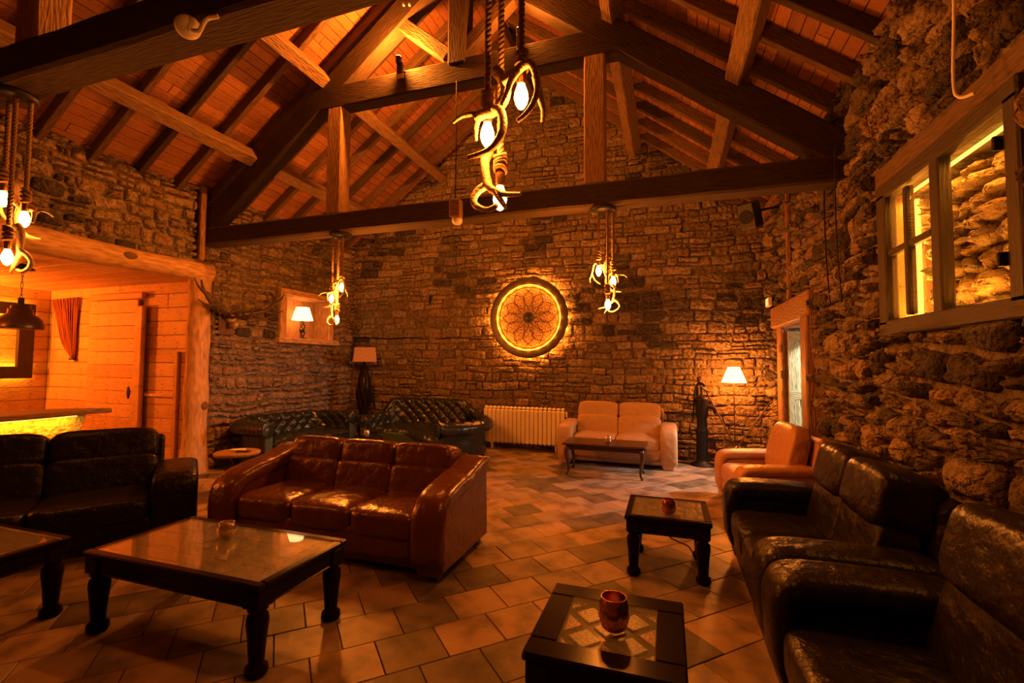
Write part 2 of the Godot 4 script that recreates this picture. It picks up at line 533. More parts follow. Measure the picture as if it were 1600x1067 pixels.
# lays stones over a wall plane (origin o, axes u and v, facing nn) inside OUTLINE and outside HOLES
func masonry(parent: Node3D, o: Vector3, u: Vector3, v: Vector3, nn: Vector3, outline: PackedVector2Array, holes: Array, s: Dictionary) -> void:
	var lo := outline[0]
	var hi := outline[0]
	for q in outline:
		lo = lo.min(q)
		hi = hi.max(q)
	var found := []
	var wob := FastNoiseLite.new()
	wob.seed = s.seed
	wob.frequency = 0.9
	var patches := FastNoiseLite.new()
	patches.seed = s.seed + 7
	patches.frequency = 0.45
	var y := lo.y
	var row_no := 0
	while y < hi.y:
		var h: float = R.randf_range(s.h[0], s.h[1])
		var x: float = lo.x - R.randf_range(0.0, s.w[1])
		while x < hi.x:
			var w: float = R.randf_range(s.w[0], s.w[1]) * (1.0 if R.randf() < 0.8 else 0.6)
			var pieces := [[0.0, 1.0, 0.0, 1.0]]
			if h > s.h[0] * 1.35 and R.randf() < s.split:
				var cut := R.randf_range(0.35, 0.65)
				if R.randf() < 0.4:
					var across := R.randf_range(0.35, 0.65)
					pieces = [[0.0, across, 0.0, cut], [across, 1.0, 0.0, cut], [0.0, 1.0, cut, 1.0]]
				else:
					pieces = [[0.0, 1.0, 0.0, cut], [0.0, 1.0, cut, 1.0]]
			for p in pieces:
				var x0: float = x + w * p[0]
				var x1: float = x + w * p[1]
				var y0: float = y + h * p[2]
				var y1: float = y + h * p[3]
				var at := func(px: float, py: float) -> Vector2: return Vector2(px + s.wave * 0.6 * wob.get_noise_2d(px * 2.0 + 50.0, py * 3.0), py + s.wave * wob.get_noise_2d(px, py * 1.5))
				var j: float = s.joint * 0.5
				var bx: float = x1 - x0
				var by: float = y1 - y0
				if bx < 0.05 or by < 0.035:
					continue
				var cc := s.round as float
				var ring := PackedVector2Array()
				var rr := func() -> float: return R.randf_range(0.5, 1.4) * cc
				for e in [[0.0, rr.call()], [rr.call(), 0.0], [0.5, R.randf_range(-0.03, 0.04)], [1.0 - rr.call(), 0.0], [1.0, rr.call()], [1.0 + R.randf_range(-0.03, 0.03), 0.5], [1.0, 1.0 - rr.call()], [1.0 - rr.call(), 1.0], [0.5, 1.0 + R.randf_range(-0.05, 0.03)], [rr.call(), 1.0], [0.0, 1.0 - rr.call()], [R.randf_range(-0.03, 0.03), 0.5]]:
					ring.append(at.call(lerpf(x0 + j, x1 - j, e[0]), lerpf(y0 + j, y1 - j, e[1])))
				var kept := Geometry2D.intersect_polygons(ring, outline)
				for hole in holes:
					var next := []
					for q in kept:
						for r in Geometry2D.clip_polygons(q, hole):
							if not Geometry2D.is_polygon_clockwise(r):
								next.append(r)
					kept.assign(next)
				for q in kept:
					if q.size() < 4:
						continue
					var c := Vector2.ZERO
					var areas := 0.0
					for i in q.size():
						c += q[i]
						areas += q[i].cross(q[(i + 1) % q.size()]) * 0.5
					c /= q.size()
					areas = absf(areas)
					if areas < 0.0012:
						continue
					var deep: float = R.randf_range(s.deep[0], s.deep[1])
					var tone: int = s.tones[R.randi() % s.tones.size()]
					if patches.get_noise_2d(c.x, c.y) > s.dark:
						tone = [3, 5, 1][R.randi() % 3]
					var k := stone_shape(q, deep, s.rings, u, v, nn, c)
					var pos := o + u * c.x + v * c.y
					found.append([seen_size(pos, areas, nn), k, tone, pos])
			x += w
		y += h
		row_no += 1
	found.sort_custom(func(a, b): return a[0] > b[0])
	var rest := {}
	for i in found.size():
		var f: Array = found[i]
		if i < s.most and f[0] > 0.0:
			part("stone", f[1], M["stone%d" % f[2]], parent, f[3])
		elif f[0] > 0.0 or s.get("all", false):
			if not rest.has(f[2]):
				rest[f[2]] = Kit.new()
			var k: Kit = rest[f[2]]
			var b := k.v.size()
			for q in f[1].v:
				k.v.append(q + f[3])
			k.n.append_array(f[1].n)
			for q in f[1].ix:
				k.ix.append(q + b)
	if rest.size():
		var m := ArrayMesh.new()
		for tone in rest:
			m.add_surface_from_arrays(Mesh.PRIMITIVE_TRIANGLES, rest[tone].arrays())
			m.surface_set_material(m.get_surface_count() - 1, M["stone%d" % tone])
		var n := MeshInstance3D.new()
		n.name = "small_stones"
		n.mesh = m
		n.set_meta("kind", "stuff")
		parent.add_child(n, true)

func slab(parent: Node3D, called: String, o: Vector3, u: Vector3, v: Vector3, nn: Vector3, us: Array, vs: Array, holes: Array, thick: float, m: Material) -> void:   # wall core with openings
	var k := Kit.new()
	for i in us.size() - 1:
		for j in vs.size() - 1:
			var c := Vector2((us[i] + us[i + 1]) * 0.5, (vs[j] + vs[j + 1]) * 0.5)
			var open := false
			for h in holes:
				open = open or Geometry2D.is_point_in_polygon(c, h)
			if open:
				continue
			var size := Vector3(us[i + 1] - us[i], vs[j + 1] - vs[j], thick)
			k.box(size, Vector3.ZERO, 0.0001, Transform3D(Basis(u, v, nn), o + u * c.x + v * c.y - nn * thick * 0.5))
	part(called, k, m, parent)

func rect(x0: float, y0: float, x1: float, y1: float) -> PackedVector2Array:
	return PackedVector2Array([Vector2(x0, y0), Vector2(x1, y0), Vector2(x1, y1), Vector2(x0, y1)])

# ------------------------------------------------------------------ the room
func floor_tiles() -> void:
	var f := structure("floor")
	var k := Kit.new()
	k.box(Vector3(14.0, 0.2, 12.0), Vector3(-4.2, -0.110, -2.8), 0.001)
	part("bed", k, M.grout, f)
	var u := Vector3(0.70711, 0, -0.70711)
	var w := Vector3(0.70711, 0, 0.70711)
	var su := 0.334
	var sw := 0.312
	var start := Vector3(-1.9, 0, -2.39)
	var t := Kit.new()
	t.box(Vector3(su - 0.006, 0.012, sw - 0.006), Vector3.ZERO, 0.0025)
	var shared := t.mesh()
	var found := []
	for j in range(-26, 27):
		for i in range(-30, 30):
			var p := start + u * (su * (i + 0.5 + (0.5 if j % 2 != 0 else 0.0))) + w * (sw * (j + 0.5))
			if p.x < XL - 0.2 or p.x > XR + 0.1 or p.z < ZB or p.z > 0.6:
				continue
			found.append([seen_size(p, 1.0, Vector3.UP), p])
	found.sort_custom(func(a, b): return a[0] > b[0])
	var rest := {}
	for i in found.size():
		var roll := R.randf()
		var tone := 0 if roll < 0.28 else 1 if roll < 0.52 else 2 if roll < 0.66 else 3 if roll < 0.84 else 4 if roll < 0.92 else 5
		var p: Vector3 = found[i][1] + Vector3(0, -0.006 + R.randf_range(-0.0012, 0.0012), 0)
		var b := Basis(u, Vector3.UP, w).rotated(Vector3(1, 0, 0), R.randf_range(-0.003, 0.003))
		if i < 300:
			part("tile", shared, M["tile%d" % tone], f, p, b)
		else:
			if not rest.has(tone):
				rest[tone] = Kit.new()
			rest[tone].box(Vector3(su - 0.006, 0.012, sw - 0.006), Vector3.ZERO, 0.0025, Transform3D(b, p))
	var m := ArrayMesh.new()
	for tone in rest:
		m.add_surface_from_arrays(Mesh.PRIMITIVE_TRIANGLES, rest[tone].arrays())
		m.surface_set_material(m.get_surface_count() - 1, M["tile%d" % tone])
	var n := MeshInstance3D.new()
	n.name = "far_tiles"
	n.mesh = m
	n.set_meta("kind", "stuff")
	f.add_child(n, true)

func gable_outline(low := 0.0) -> PackedVector2Array:
	return PackedVector2Array([Vector2(XL - 0.6, low), Vector2(XR + 0.6, low), Vector2(XR + 0.6, EAVE + 0.02 - 0.6 * PITCH), Vector2(XC, EAVE + 0.02 + (XC - XL) * PITCH), Vector2(XL - 0.6, EAVE + 0.02 - 0.6 * PITCH)])

func walls() -> void:
	var rings := [[1.0, -0.4], [1.0, 0.55], [0.95, 0.88], [0.76, 1.0], [0.4, 1.03]]
	var blunt := [[1.02, -0.4], [1.0, 0.3], [0.88, 0.78], [0.62, 1.05], [0.3, 1.15]]
	# gable wall
	var b := structure("wall_back")
	var k := Kit.new()
	k.extrude(gable_outline(), ZB - 0.5, ZB + 0.020)
	part("core", k, M.mortar, b)
	masonry(b, Vector3(0, 0, ZB), Vector3.RIGHT, Vector3.UP, Vector3.BACK, PackedVector2Array([Vector2(XL, 0.02), Vector2(XR, 0.02), Vector2(XR, EAVE), Vector2(XC, EAVE + (XC - XL) * PITCH), Vector2(XL, EAVE)]), [],
		{"seed": 4, "h": [0.095, 0.20], "w": [0.17, 0.50], "split": 0.3, "joint": 0.020, "wave": 0.05, "round": 0.11, "deep": [0.03, 0.085], "tones": [0, 1, 2, 4, 6, 6, 0, 2], "dark": 0.25, "most": 300, "rings": rings})
	# long wall with the opening to the bar and the lamp niche
	var l := structure("wall_left")
	slab(l, "core", Vector3(XL + 0.012, 0, 0), Vector3.FORWARD, Vector3.UP, Vector3.RIGHT, [-ZF, 4.90, 6.34, 7.46, -ZB], [0.0, 1.95, 2.74, 2.9, 3.98], [rect(-2.8, -0.1, 4.90, 2.7), rect(-2.8, 2.55, 4.90, 2.9), rect(6.34, 1.95, 7.46, 2.74)], 0.2, M.mortar)
	masonry(l, Vector3(XL, 0, 0), Vector3.FORWARD, Vector3.UP, Vector3.RIGHT, rect(0.2, 0.02, 8.2, 4.0), [rect(-3.0, -0.2, 5.0, 2.93), rect(6.22, 1.86, 7.60, 2.84)],
		{"seed": 9, "h": [0.085, 0.20], "w": [0.13, 0.40], "split": 0.4, "joint": 0.026, "wave": 0.08, "round": 0.15, "deep": [0.035, 0.08], "tones": [0, 2, 2, 2, 4, 0, 4], "dark": 0.27, "most": 300, "rings": blunt})
	# long wall with the door and the stone recess
	var r := structure("wall_right")
	slab(r, "core", Vector3(XR - 0.012, 0, 0), Vector3.FORWARD, Vector3.UP, Vector3.LEFT, [-ZF, 2.66, 4.10, 6.0, 7.36, -ZB], [0.0, 1.84, 2.06, 2.80, 3.98], [rect(2.66, 1.84, 4.10, 2.8), rect(6.0, -0.1, 7.36, 2.06)], 0.6, M.mortar)
	masonry(r, Vector3(XR, 0, 0), Vector3.FORWARD, Vector3.UP, Vector3.LEFT, rect(0.4, 0.02, 8.2, 3.97), [rect(2.54, 1.77, 4.20, 3.02), rect(5.74, -0.2, 7.68, 2.42), rect(-1.0, -0.2, 4.5, 0.80)],
		{"seed": 15, "h": [0.11, 0.24], "w": [0.13, 0.42], "split": 0.5, "joint": 0.034, "wave": 0.11, "round": 0.2, "deep": [0.05, 0.13], "tones": [0, 1, 2, 4, 6, 3, 1, 5, 3], "dark": 0.16, "most": 300, "rings": blunt})
	k = Kit.new()
	k.box(Vector3(0.17, 0.81, 5.6), Vector3(XR - 0.085, 0.405, -1.7), 0.02)
	part("ledge", k, M.ledge, r)
	# the shallow stone recess behind the casement
	var z := -3.40
	k = Kit.new()
	k.box(Vector3(0.2, 1.6, 2.0), Vector3(XR + 0.40, 2.32, z), 0.01)
	k.box(Vector3(0.34, 0.12, 2.0), Vector3(XR + 0.16, 1.78, z), 0.01)
	k.box(Vector3(0.34, 0.12, 2.0), Vector3(XR + 0.16, 2.86, z), 0.01)
	part("recess", k, M.plaster, r)
	k = Kit.new()
	k.box(Vector3(0.34, 1.0, 0.06), Vector3(XR + 0.16, 2.32, -4.12), 0.01)
	k.box(Vector3(0.34, 1.0, 0.06), Vector3(XR + 0.16, 2.32, -2.64), 0.01)
	part("recess_lining", k, along(M.pine0, "y"), r)
	masonry(r, Vector3(XR + 0.30, 0, 0), Vector3.FORWARD, Vector3.UP, Vector3.LEFT, rect(2.66, 1.84, 4.06, 2.80), [],
		{"seed": 33, "h": [0.09, 0.16], "w": [0.11, 0.26], "split": 0.2, "joint": 0.012, "wave": 0.09, "round": 0.3, "deep": [0.07, 0.14], "tones": [0, 1, 4, 2], "dark": 0.5, "most": 60, "rings": [[1.0, -0.4], [1.0, 0.3], [0.9, 0.75], [0.66, 1.0], [0.34, 1.12]]})
	# wall behind the camera
	var fw := structure("wall_front")
	k = Kit.new()
	k.extrude(gable_outline(), ZF, ZF + 0.4)
	part("core", k, M.mortar, fw)

func roof() -> void:
	var c := structure("ceiling")
	var found := []
	for side in [-1.0, 1.0]:
		var foot := Vector3(XL if side < 0 else XR, EAVE, 0)
		var up := Vector3(-side, PITCH, 0).normalized()
		var nrm := Vector3(side, 1.0 / PITCH, 0).normalized()      # out of the roof
		var basis := Basis(Vector3.BACK, nrm, Vector3.BACK.cross(nrm))
		var length := (XC - XL) * sqrt(1.0 + PITCH * PITCH)
		var wide := 0.122
		var s := -0.5
		while s < length:
			var z := ZB - 0.4
			while z < ZF:
				var ln := R.randf_range(2.4, 4.4)
				var e := minf(z + ln, ZF + 0.2)
				var at := foot + up * (s + wide * 0.5) + nrm * (0.011 + R.randf_range(0.0, 0.003)) + Vector3(0, 0, (z + e) * 0.5)
				var nearest := at
				nearest.z = clampf(-2.5, z, e)
				found.append([seen_size(nearest, 1.0, nrm), Vector3(e - z - 0.006, 0.022, wide - 0.006), at, basis])
				z = e
			s += wide
		var k := Kit.new()
		k.box(Vector3(11.6, 0.1, length + 0.7), Vector3.ZERO, 0.001, Transform3D(basis, foot + up * (length * 0.5 - 0.28) + nrm * 0.085 + Vector3(0, 0, -2.8)))
		part("roof_deck", k, M.dark_beam, c)
		# rafters, then the purlins that carry them
		for i in 24:
			var z2 := 1.95 - 0.49 * i
			if z2 > ZB:
				var a := foot + up * -0.3 - nrm * 0.065 + Vector3(0, 0, z2)
				beam("rafter", a, a + up * (length + 0.3), 0.13, 0.07, M["mid_beam" if i % 3 else "dark_beam"], c, 0.006, nrm)
		for h in [[0.885, 4.42], [2.07, 5.30]]:
			var px: float = XL + h[0] if side < 0 else XR - h[0]
			beam("purlin", Vector3(px, h[1] - 0.06, ZB - 0.2), Vector3(px, h[1] - 0.06, ZF), 0.21, 0.16, M.light_beam, c, 0.012, nrm, 0.05)
	found.sort_custom(func(a, b): return a[0] > b[0])
	var rest := Kit.new()
	for i in found.size():
		var f: Array = found[i]
		if i < 300:
			var k := Kit.new()
			k.box(f[1], Vector3.ZERO, 0.003)
			part("plank", k, M["board%d" % (R.randi() % 4)], c, f[2], f[3])
		else:
			rest.box(f[1], Vector3.ZERO, 0.003, Transform3D(f[3], f[2]))
	if rest.v.size():
		part("hidden_planks", rest, M.board0, c).set_meta("kind", "stuff")
	beam("ridge_beam", Vector3(XC, EAVE + (XC - XL) * PITCH - 0.28, ZB), Vector3(XC, EAVE + (XC - XL) * PITCH - 0.28, ZF), 0.24, 0.12, M.mid_beam, c)
	for x in [XL - 0.15, XR + 0.15]:
		beam("wall_plate", Vector3(x, EAVE - 0.16, ZB), Vector3(x, EAVE - 0.16, ZF), 0.16, 0.34, M.mid_beam, c, 0.01)

func truss(z: float, low: float, label: String, king_to_tie: bool) -> void:
	var t := thing("roof_truss", label, "roof truss", Vector3(XC, 0, z))
	var hx := XR - XC + 0.25
	beam("tie_beam", Vector3(-hx, low + 0.12, 0), Vector3(hx, low + 0.12, 0), 0.25, 0.24, M.dark_beam, t, 0.02, Vector3.UP, 0.035)
	for s in [-1.0, 1.0]:
		beam("queen_post", Vector3(s * 1.66, low + 0.24, 0), Vector3(s * 1.66, low + 1.64, 0), 0.2, 0.22, M.post_wood, t, 0.015, Vector3.BACK)
		beam("principal_rafter", Vector3(s * (hx - 0.2), low + 0.22, 0), Vector3(s * 0.04, 6.42, 0), 0.30, 0.20, M.dark_beam, t, 0.02, Vector3.BACK.cross(Vector3(s, 0, 0)).abs(), 0.03)
		beam("strut", Vector3(s * 0.08, low + 2.02, 0), Vector3(s * 0.72, low + 2.56, 0), 0.16, 0.14, M.mid_beam, t, 0.012)
	beam("collar_beam", Vector3(-2.05, low + 1.77, 0), Vector3(2.05, low + 1.77, 0), 0.30, 0.20, M.dark_beam, t, 0.02, Vector3.UP, 0.02)
	beam("king_post", Vector3(0.06, (low + 0.2) if king_to_tie else (low + 1.85), 0), Vector3(0.06, 6.5, 0), 0.25, 0.22, M.dark_beam, t, 0.015, Vector3.BACK)
	if not king_to_tie:
		var k := Kit.new()
		k.box(Vector3(0.13, 0.2, 0.10), Vector3(0.11, low + 0.10, 0.17), 0.008)
		part("spliced_block", k, M.frame_wood, t)

func door_and_recess() -> void:
	# doorway in the long wall: heavy frame, green plank door standing open into a lit porch
	var d := structure("door_1")
	var k := Kit.new()
	for z in [-5.88, -7.49]:
		var deep := 0.40 if z > -7.0 else 0.14
		k = Kit.new()
		k.box(Vector3(deep, 2.10, 0.22 if z > -7.0 else 0.26), Vector3(XR - (0.14 if z > -7.0 else 0.05) + deep * 0.5, 1.05, z), 0.015)
		part("jamb", k, along(M.frame_wood, "y"), d)
	k = Kit.new()
	k.box(Vector3(0.36, 0.30, 1.88), Vector3(XR + 0.06, 2.23, -6.70), 0.02)
	part("lintel", k, along(M.frame_wood, "z"), d)
	var leaf := Node3D.new()
	leaf.name = "door_leaf"
	d.add_child(leaf)
	leaf.position = Vector3(XR + 0.02, 0.02, -7.335)
	for i in 5:
		k = Kit.new()
		k.box(Vector3(0.183, 2.0, 0.028), Vector3(0.10 + 0.187 * i, 1.0, 0), 0.004)
		part("plank", k, along(M.green_paint, "y"), leaf)
	for y in [0.14, 1.12, 1.92]:
		k = Kit.new()
		k.box(Vector3(0.93, 0.13, 0.03), Vector3(0.475, y, 0.03), 0.006)
		part("ledger_rail", k, M.green_paint, leaf)
	for x in [0.07, 0.88]:
		k = Kit.new()
		k.box(Vector3(0.13, 2.0, 0.026), Vector3(x, 1.0, 0.031), 0.006)
		part("stile", k, along(M.green_paint, "y"), leaf)
	for y in [1.42, 1.78, 0.4]:
		k = Kit.new()
		k.box(Vector3(0.02, 0.11, 0.07), Vector3(XR - 0.055, y, -7.37), 0.004)
		part("hinge", k, M.brass, d)
	# porch outside the door
	var w := structure("wall_porch")
	k = Kit.new()
	k.box(Vector3(3.0, 0.1, 3.2), Vector3(XR + 2.1, 2.9, -6.6), 0.01)
	k.box(Vector3(0.2, 3.0, 3.2), Vector3(XR + 3.5, 1.5, -6.6), 0.01)
	k.box(Vector3(3.0, 3.0, 0.2), Vector3(XR + 2.1, 1.5, -8.2), 0.01)
	k.box(Vector3(3.0, 3.0, 0.2), Vector3(XR + 2.1, 1.5, -5.0), 0.01)
	k.box(Vector3(3.0, 0.1, 3.2), Vector3(XR + 2.1, -0.05, -6.6), 0.01)
	part("porch_shell", k, M.limewash, w)
	# stone recess window
	var f := structure("window_1")
	var x := XR - 0.025
	for s in [[-4.06, 0.13, 0.08], [-2.69, 0.10, 0.08], [-3.35, 0.10, 0.07]]:
		k = Kit.new()
		k.box(Vector3(s[2], 0.96, s[1]), Vector3(x, 2.32, s[0]), 0.01)
		part("window_frame", k, along(M.frame_dark, "y"), f)
	for y in [1.82, 2.82]:
		k = Kit.new()
		k.box(Vector3(0.08, 0.11, 1.49), Vector3(x, y, -3.385), 0.01)
		part("window_frame", k, along(M.frame_dark, "z"), f)
	k = Kit.new()
	k.box(Vector3(0.05, 0.86, 0.05), Vector3(x, 2.32, -3.73), 0.008)
	part("glazing_bar", k, M.frame_dark, f)
	for zz in [-3.88, -3.565]:
		k = Kit.new()
		k.box(Vector3(0.045, 0.045, 0.27), Vector3(x, 2.36, zz), 0.008)
		part("glazing_bar", k, M.frame_dark, f)
		for yy in [2.10, 2.57]:
			k = Kit.new()
			k.box(Vector3(0.004, 0.42, 0.27), Vector3(x, yy, zz), 0.0005)
			part("pane", k, M.pane, f)
	for yy in [2.05, 2.60]:
		k = Kit.new()
		k.box(Vector3(0.05, 0.07, 0.018), Vector3(x - 0.045, yy, -2.755), 0.004)
		part("latch", k, M.black_iron, f)
	k = Kit.new()
	k.box(Vector3(0.20, 0.17, 1.9), Vector3(XR + 0.06, 2.95, -3.40), 0.015)
	part("lintel", k, along(M.old_wood, "z"), f)
	# light strips inside the recess
	for s in [[Vector3(0.02, 0.02, 1.3), Vector3(XR + 0.10, 2.785, -3.40), Vector3(0.15, -1, 0), Vector2(1.3, 0.03), "lit strip along the head of the stone recess behind the window"], [Vector3(0.02, 0.02, 1.3), Vector3(XR + 0.10, 1.855, -3.40), Vector3(0.15, 1, 0), Vector2(1.3, 0.03), "lit strip along the sill of the stone recess behind the window"], [Vector3(0.03, 0.88, 0.02), Vector3(XR + 0.17, 2.32, -4.075), Vector3(0.1, 0, 1), Vector2(0.03, 0.85), "upright lit strip down the far side of the stone recess"]]:
		var t := thing("light_strip", s[4], "light strip", s[1], 0.0, "light strips in the recess")
		k = Kit.new()
		k.box(s[0], Vector3.ZERO, 0.004)
		part("diffuser", k, M.led_glow, t)
		area(s[2].normalized() * 0.03, s[2], s[3], 1.5, lin(1.0, 0.30, 0.02), t)

func bar_room() -> void:
	var x0 := -10.4
	var z0 := -5.2
	var e := structure("wall_bar_end")
	var sd := structure("wall_bar_side")
	var c := structure("ceiling_bar")
	var k := Kit.new()
	k.box(Vector3(4.4, 3.0, 0.1), Vector3(-8.5, 1.45, z0 - 0.08), 0.001)
	part("core", k, M.log_end, e)
	k = Kit.new()
	k.box(Vector3(0.1, 3.0, 8.2), Vector3(x0 - 0.08, 1.45, z0 + 3.9), 0.001)
	part("core", k, M.log_end, sd)
	k = Kit.new()
	k.box(Vector3(4.2, 0.1, 8.2), Vector3(-8.5, 2.86, z0 + 3.9), 0.001)
	part("core", k, M.log_end, c)
	var fr := structure("wall_bar_front")
	k = Kit.new()
	k.box(Vector3(4.2, 3.0, 0.2), Vector3(-8.5, 1.45, ZF), 0.001)
	part("core", k, M.log_end, fr)
	for i in 13:
		var y := 0.11 + 0.218 * i
		var cut := -10.4 + R.randf_range(1.6, 3.0)
		for s in [[x0, cut], [cut, -6.5]]:
			k = Kit.new()
			k.box(Vector3(s[1] - s[0] - 0.005, 0.212, 0.03), Vector3.ZERO, 0.006)
			part("plank", k, M["pine%d" % (R.randi() % 3)], e, Vector3((s[0] + s[1]) * 0.5, y, z0 - 0.014))
		k = Kit.new()
		k.box(Vector3(6.0, 0.212, 0.03), Vector3.ZERO, 0.006)
		part("plank", k, M["pine%d" % (R.randi() % 3)], sd, Vector3(x0 - 0.014, y, z0 + 3.0), Basis(Vector3.BACK, Vector3.UP, Vector3.LEFT))
	for i in 22:
		k = Kit.new()
		k.box(Vector3(3.95, 0.03, 0.274), Vector3.ZERO, 0.006)
		part("plank", k, M["pine%d" % (R.randi() % 3)], c, Vector3(-8.45, 2.80, z0 + 0.14 + 0.28 * i))
	# log post and log lintel of the opening
	var p := structure("trim_1", "stout round log post at the end of the bar opening", "post")
	var prof := []
	for i in 13:
		var y := 2.78 * i / 12.0
		prof.append(Vector2(0.155 + 0.012 * sin(i * 1.7) - 0.02 * y / 2.8 + (0.03 if i == 0 else 0.0), y))
	k = Kit.new()
	k.lathe(prof, 16, Vector3(XL - 0.02, 0, -4.84))
	part("log", k, along(M.log, "y"), p)
	for s in [[Vector3(XL + 0.125, 0.93, -4.86), 0.055], [Vector3(XL + 0.11, 2.50, -4.86), 0.04]]:
		k = Kit.new()
		k.blob(Vector3(0.05, s[1] * 2.4, s[1] * 2), s[0], 1.0, 1.0, 14, 8)
		part("knot", k, M.log_end, p)
	var g := structure("trim_2", "long round log lintel over the bar opening", "lintel")
	var path := []
	var rad := []
	for i in 16:
		var zz := 2.0 - 6.95 * i / 15.0
		path.append(Vector3(XL + 0.0, 2.825 + 0.012 * sin(i * 0.9), zz))
		rad.append(0.158 + 0.01 * sin(i * 1.3) - 0.0015 * i)
	k = Kit.new()
	k.tube(path, rad, 16)
	part("log", k, along(M.log, "z"), g)
	k = Kit.new()
	k.blob(Vector3(0.05, 0.09, 0.16), Vector3(XL + 0.135, 2.83, -3.83), 1.0, 1.0, 14, 8)
	part("knot", k, M.log_end, g)
	# sliding plank door hung before the end wall
	var d := thing("sliding_door", "wide pine sliding door of horizontal boards with a dark finger pull", "door", Vector3(-8.48, 0, z0 + 0.07))
	for i in 12:
		k = Kit.new()
		k.box(Vector3(1.16, 0.206, 0.035), Vector3.ZERO, 0.006)
		part("board", k, M["pine%d" % (R.randi() % 3)], d, Vector3(-0.11, 0.12 + 0.2105 * i, 0))
	k = Kit.new()
	k.box(Vector3(2.42, 0.19, 0.07), Vector3.ZERO, 0.02)
	part("edge_stile", k, M.pine0, d, Vector3(0.55, 1.22, 0.02), Basis(Vector3.UP, Vector3.LEFT, Vector3.BACK))
	k = Kit.new()
	k.blob(Vector3(0.075, 0.20, 0.014), Vector3(0.34, 1.05, 0.022), 1.0, 0.8, 16, 8)
	part("finger_pull", k, M.black_iron, d)
	k = Kit.new()
	k.box(Vector3(1.25, 0.10, 0.06), Vector3(-0.05, 2.60, 0.0), 0.01)
	part("top_rail", k, M.pine1, d)
	d = thing("door_casing", "narrow upright pine casing beside the log post, before red lit boards", "casing", Vector3(-7.0, 0, z0 + 0.03))
	k = Kit.new()
	k.box(Vector3(1.7, 0.08, 0.05), Vector3.ZERO, 0.008)
	part("board", k, M.pine1, d, Vector3(-0.17, 0.85, 0), Basis(Vector3.UP, Vector3.LEFT, Vector3.BACK))
	k = Kit.new()
	k.box(Vector3(1.0, 0.05, 0.03), Vector3(-0.62, 1.02, 0.0), 0.006)
	part("rail", k, M.pine2, d)
	# straw tie-back curtain
	var cu := thing("string_curtain", "gathered curtain of reddish strings tied back in the bar corner", "curtain", Vector3(-9.85, 0, z0 + 0.04))
	for i in 30:
		var t := i / 29.0
		k = Kit.new()
		var top := Vector3(lerpf(-0.42, 0.30, t), 2.62 + 0.02 * t, 0.01 * sin(i * 2.3))
		var end := Vector3(0.20 + 0.05 * t, 1.60 + R.randf_range(-0.03, 0.03), 0.03 * cos(i * 1.9))
		k.tube(smooth([top, top.lerp(end, 0.35) + Vector3(-0.02, -0.05, 0), top.lerp(end, 0.7) + Vector3(-0.06 * (1.0 - t), -0.08, 0.0), end], 4), 0.011, 5)
		part("strand", k, M.straw, cu)
	k = Kit.new()
	k.box(Vector3(0.12, 0.03, 0.05), Vector3(0.22, 1.58, 0.01), 0.008)
	part("tie_hook", k, M.black_iron, cu)
	for i in 2:
		cu = thing("blind_cord", ["pale thin cord hanging beside the string curtain, next to it", "pale thin cord hanging in the bar corner, nearer the wall frame"][i], "cord", Vector3(-10.3 + 0.05 * i, 0, z0 + 0.008))
		k = Kit.new()
		k.tube([Vector3(0, 2.5, 0), Vector3(0.01, 1.8, 0.0), Vector3(0, 1.25 + 0.1 * i, 0)], 0.006, 6)
		part("string", k, M.cord, cu)
	# framed panel on the side wall
	var fr2 := thing("wall_frame", "heavy dark wooden frame on the yellow lit bar wall", "frame", Vector3(x0 + 0.10, 1.88, -4.25))
	for s in [[Vector3(0.06, 0.20, 1.4), Vector3(0, 0.53, 0)], [Vector3(0.06, 0.20, 1.4), Vector3(0, -0.53, 0)], [Vector3(0.06, 0.9, 0.22), Vector3(0, 0, -0.59)], [Vector3(0.06, 0.9, 0.22), Vector3(0, 0, 0.59)]]:
		k = Kit.new()
		k.box(s[0], s[1], 0.015)
		part("frame_rail", k, M.frame_dark, fr2)
	for s in [-1.0, 1.0]:                               # light strips behind the frame, washing the boards
		k = Kit.new()
		k.box(Vector3(0.02, 0.02, 1.3), Vector3(-0.04, s * 0.53, 0), 0.004)
		part("light_strip", k, M.led_glow, fr2)
		area(Vector3(-0.045, s * 0.545, 0), Vector3(-0.5, s, 0), Vector2(1.3, 0.03), 0.7, lin(1.0, 0.34, 0.015), fr2)
		area(Vector3(-0.045, s * 0.515, 0), Vector3(-0.5, -s * 1.1, 0), Vector2(1.3, 0.03), 1.6, lin(1.0, 0.34, 0.015), fr2)
	for s in [-1.0, 1.0]:
		k = Kit.new()
		k.box(Vector3(0.08, 0.9, 0.05), Vector3(-0.06, 0, s * 0.62), 0.004)
		part("wall_batten", k, M.frame_dark, fr2)
	# counter: live-edge top, lit front
	var b := thing("bar_counter", "bar counter with live edge wooden top and yellow underlighting", "counter", Vector3(XL - 0.1, 0, -1.4))
	var pts := PackedVector2Array()
	for i in 19:
		pts.append(Vector2(2.36 - 3.6 * i / 18.0, -0.14 + 0.02 * sin(i * 1.4) + 0.012 * sin(i * 3.1)))
	pts.append_array(PackedVector2Array([Vector2(-1.24, 0.42), Vector2(1.9, 0.44), Vector2(2.2, 0.2)]))
	k = Kit.new()
	k.extrude(pts, -0.028, 0.028, 0.008)
	part("top", k, M.light_beam, b, Vector3(0, 0.965, 0), Basis(Vector3.FORWARD, Vector3.LEFT, Vector3.UP))
	k = Kit.new()
	k.extrude(PackedVector2Array([Vector2(-1.2, 0.0), Vector2(1.95, 0.0), Vector2(2.2, 0.92), Vector2(-1.2, 0.92)]), -0.04, 0.04, 0.01)
	part("front_panel", k, M.bar_stone, b, Vector3(-0.06, 0, 0), Basis(Vector3.FORWARD, Vector3.UP, Vector3.RIGHT))
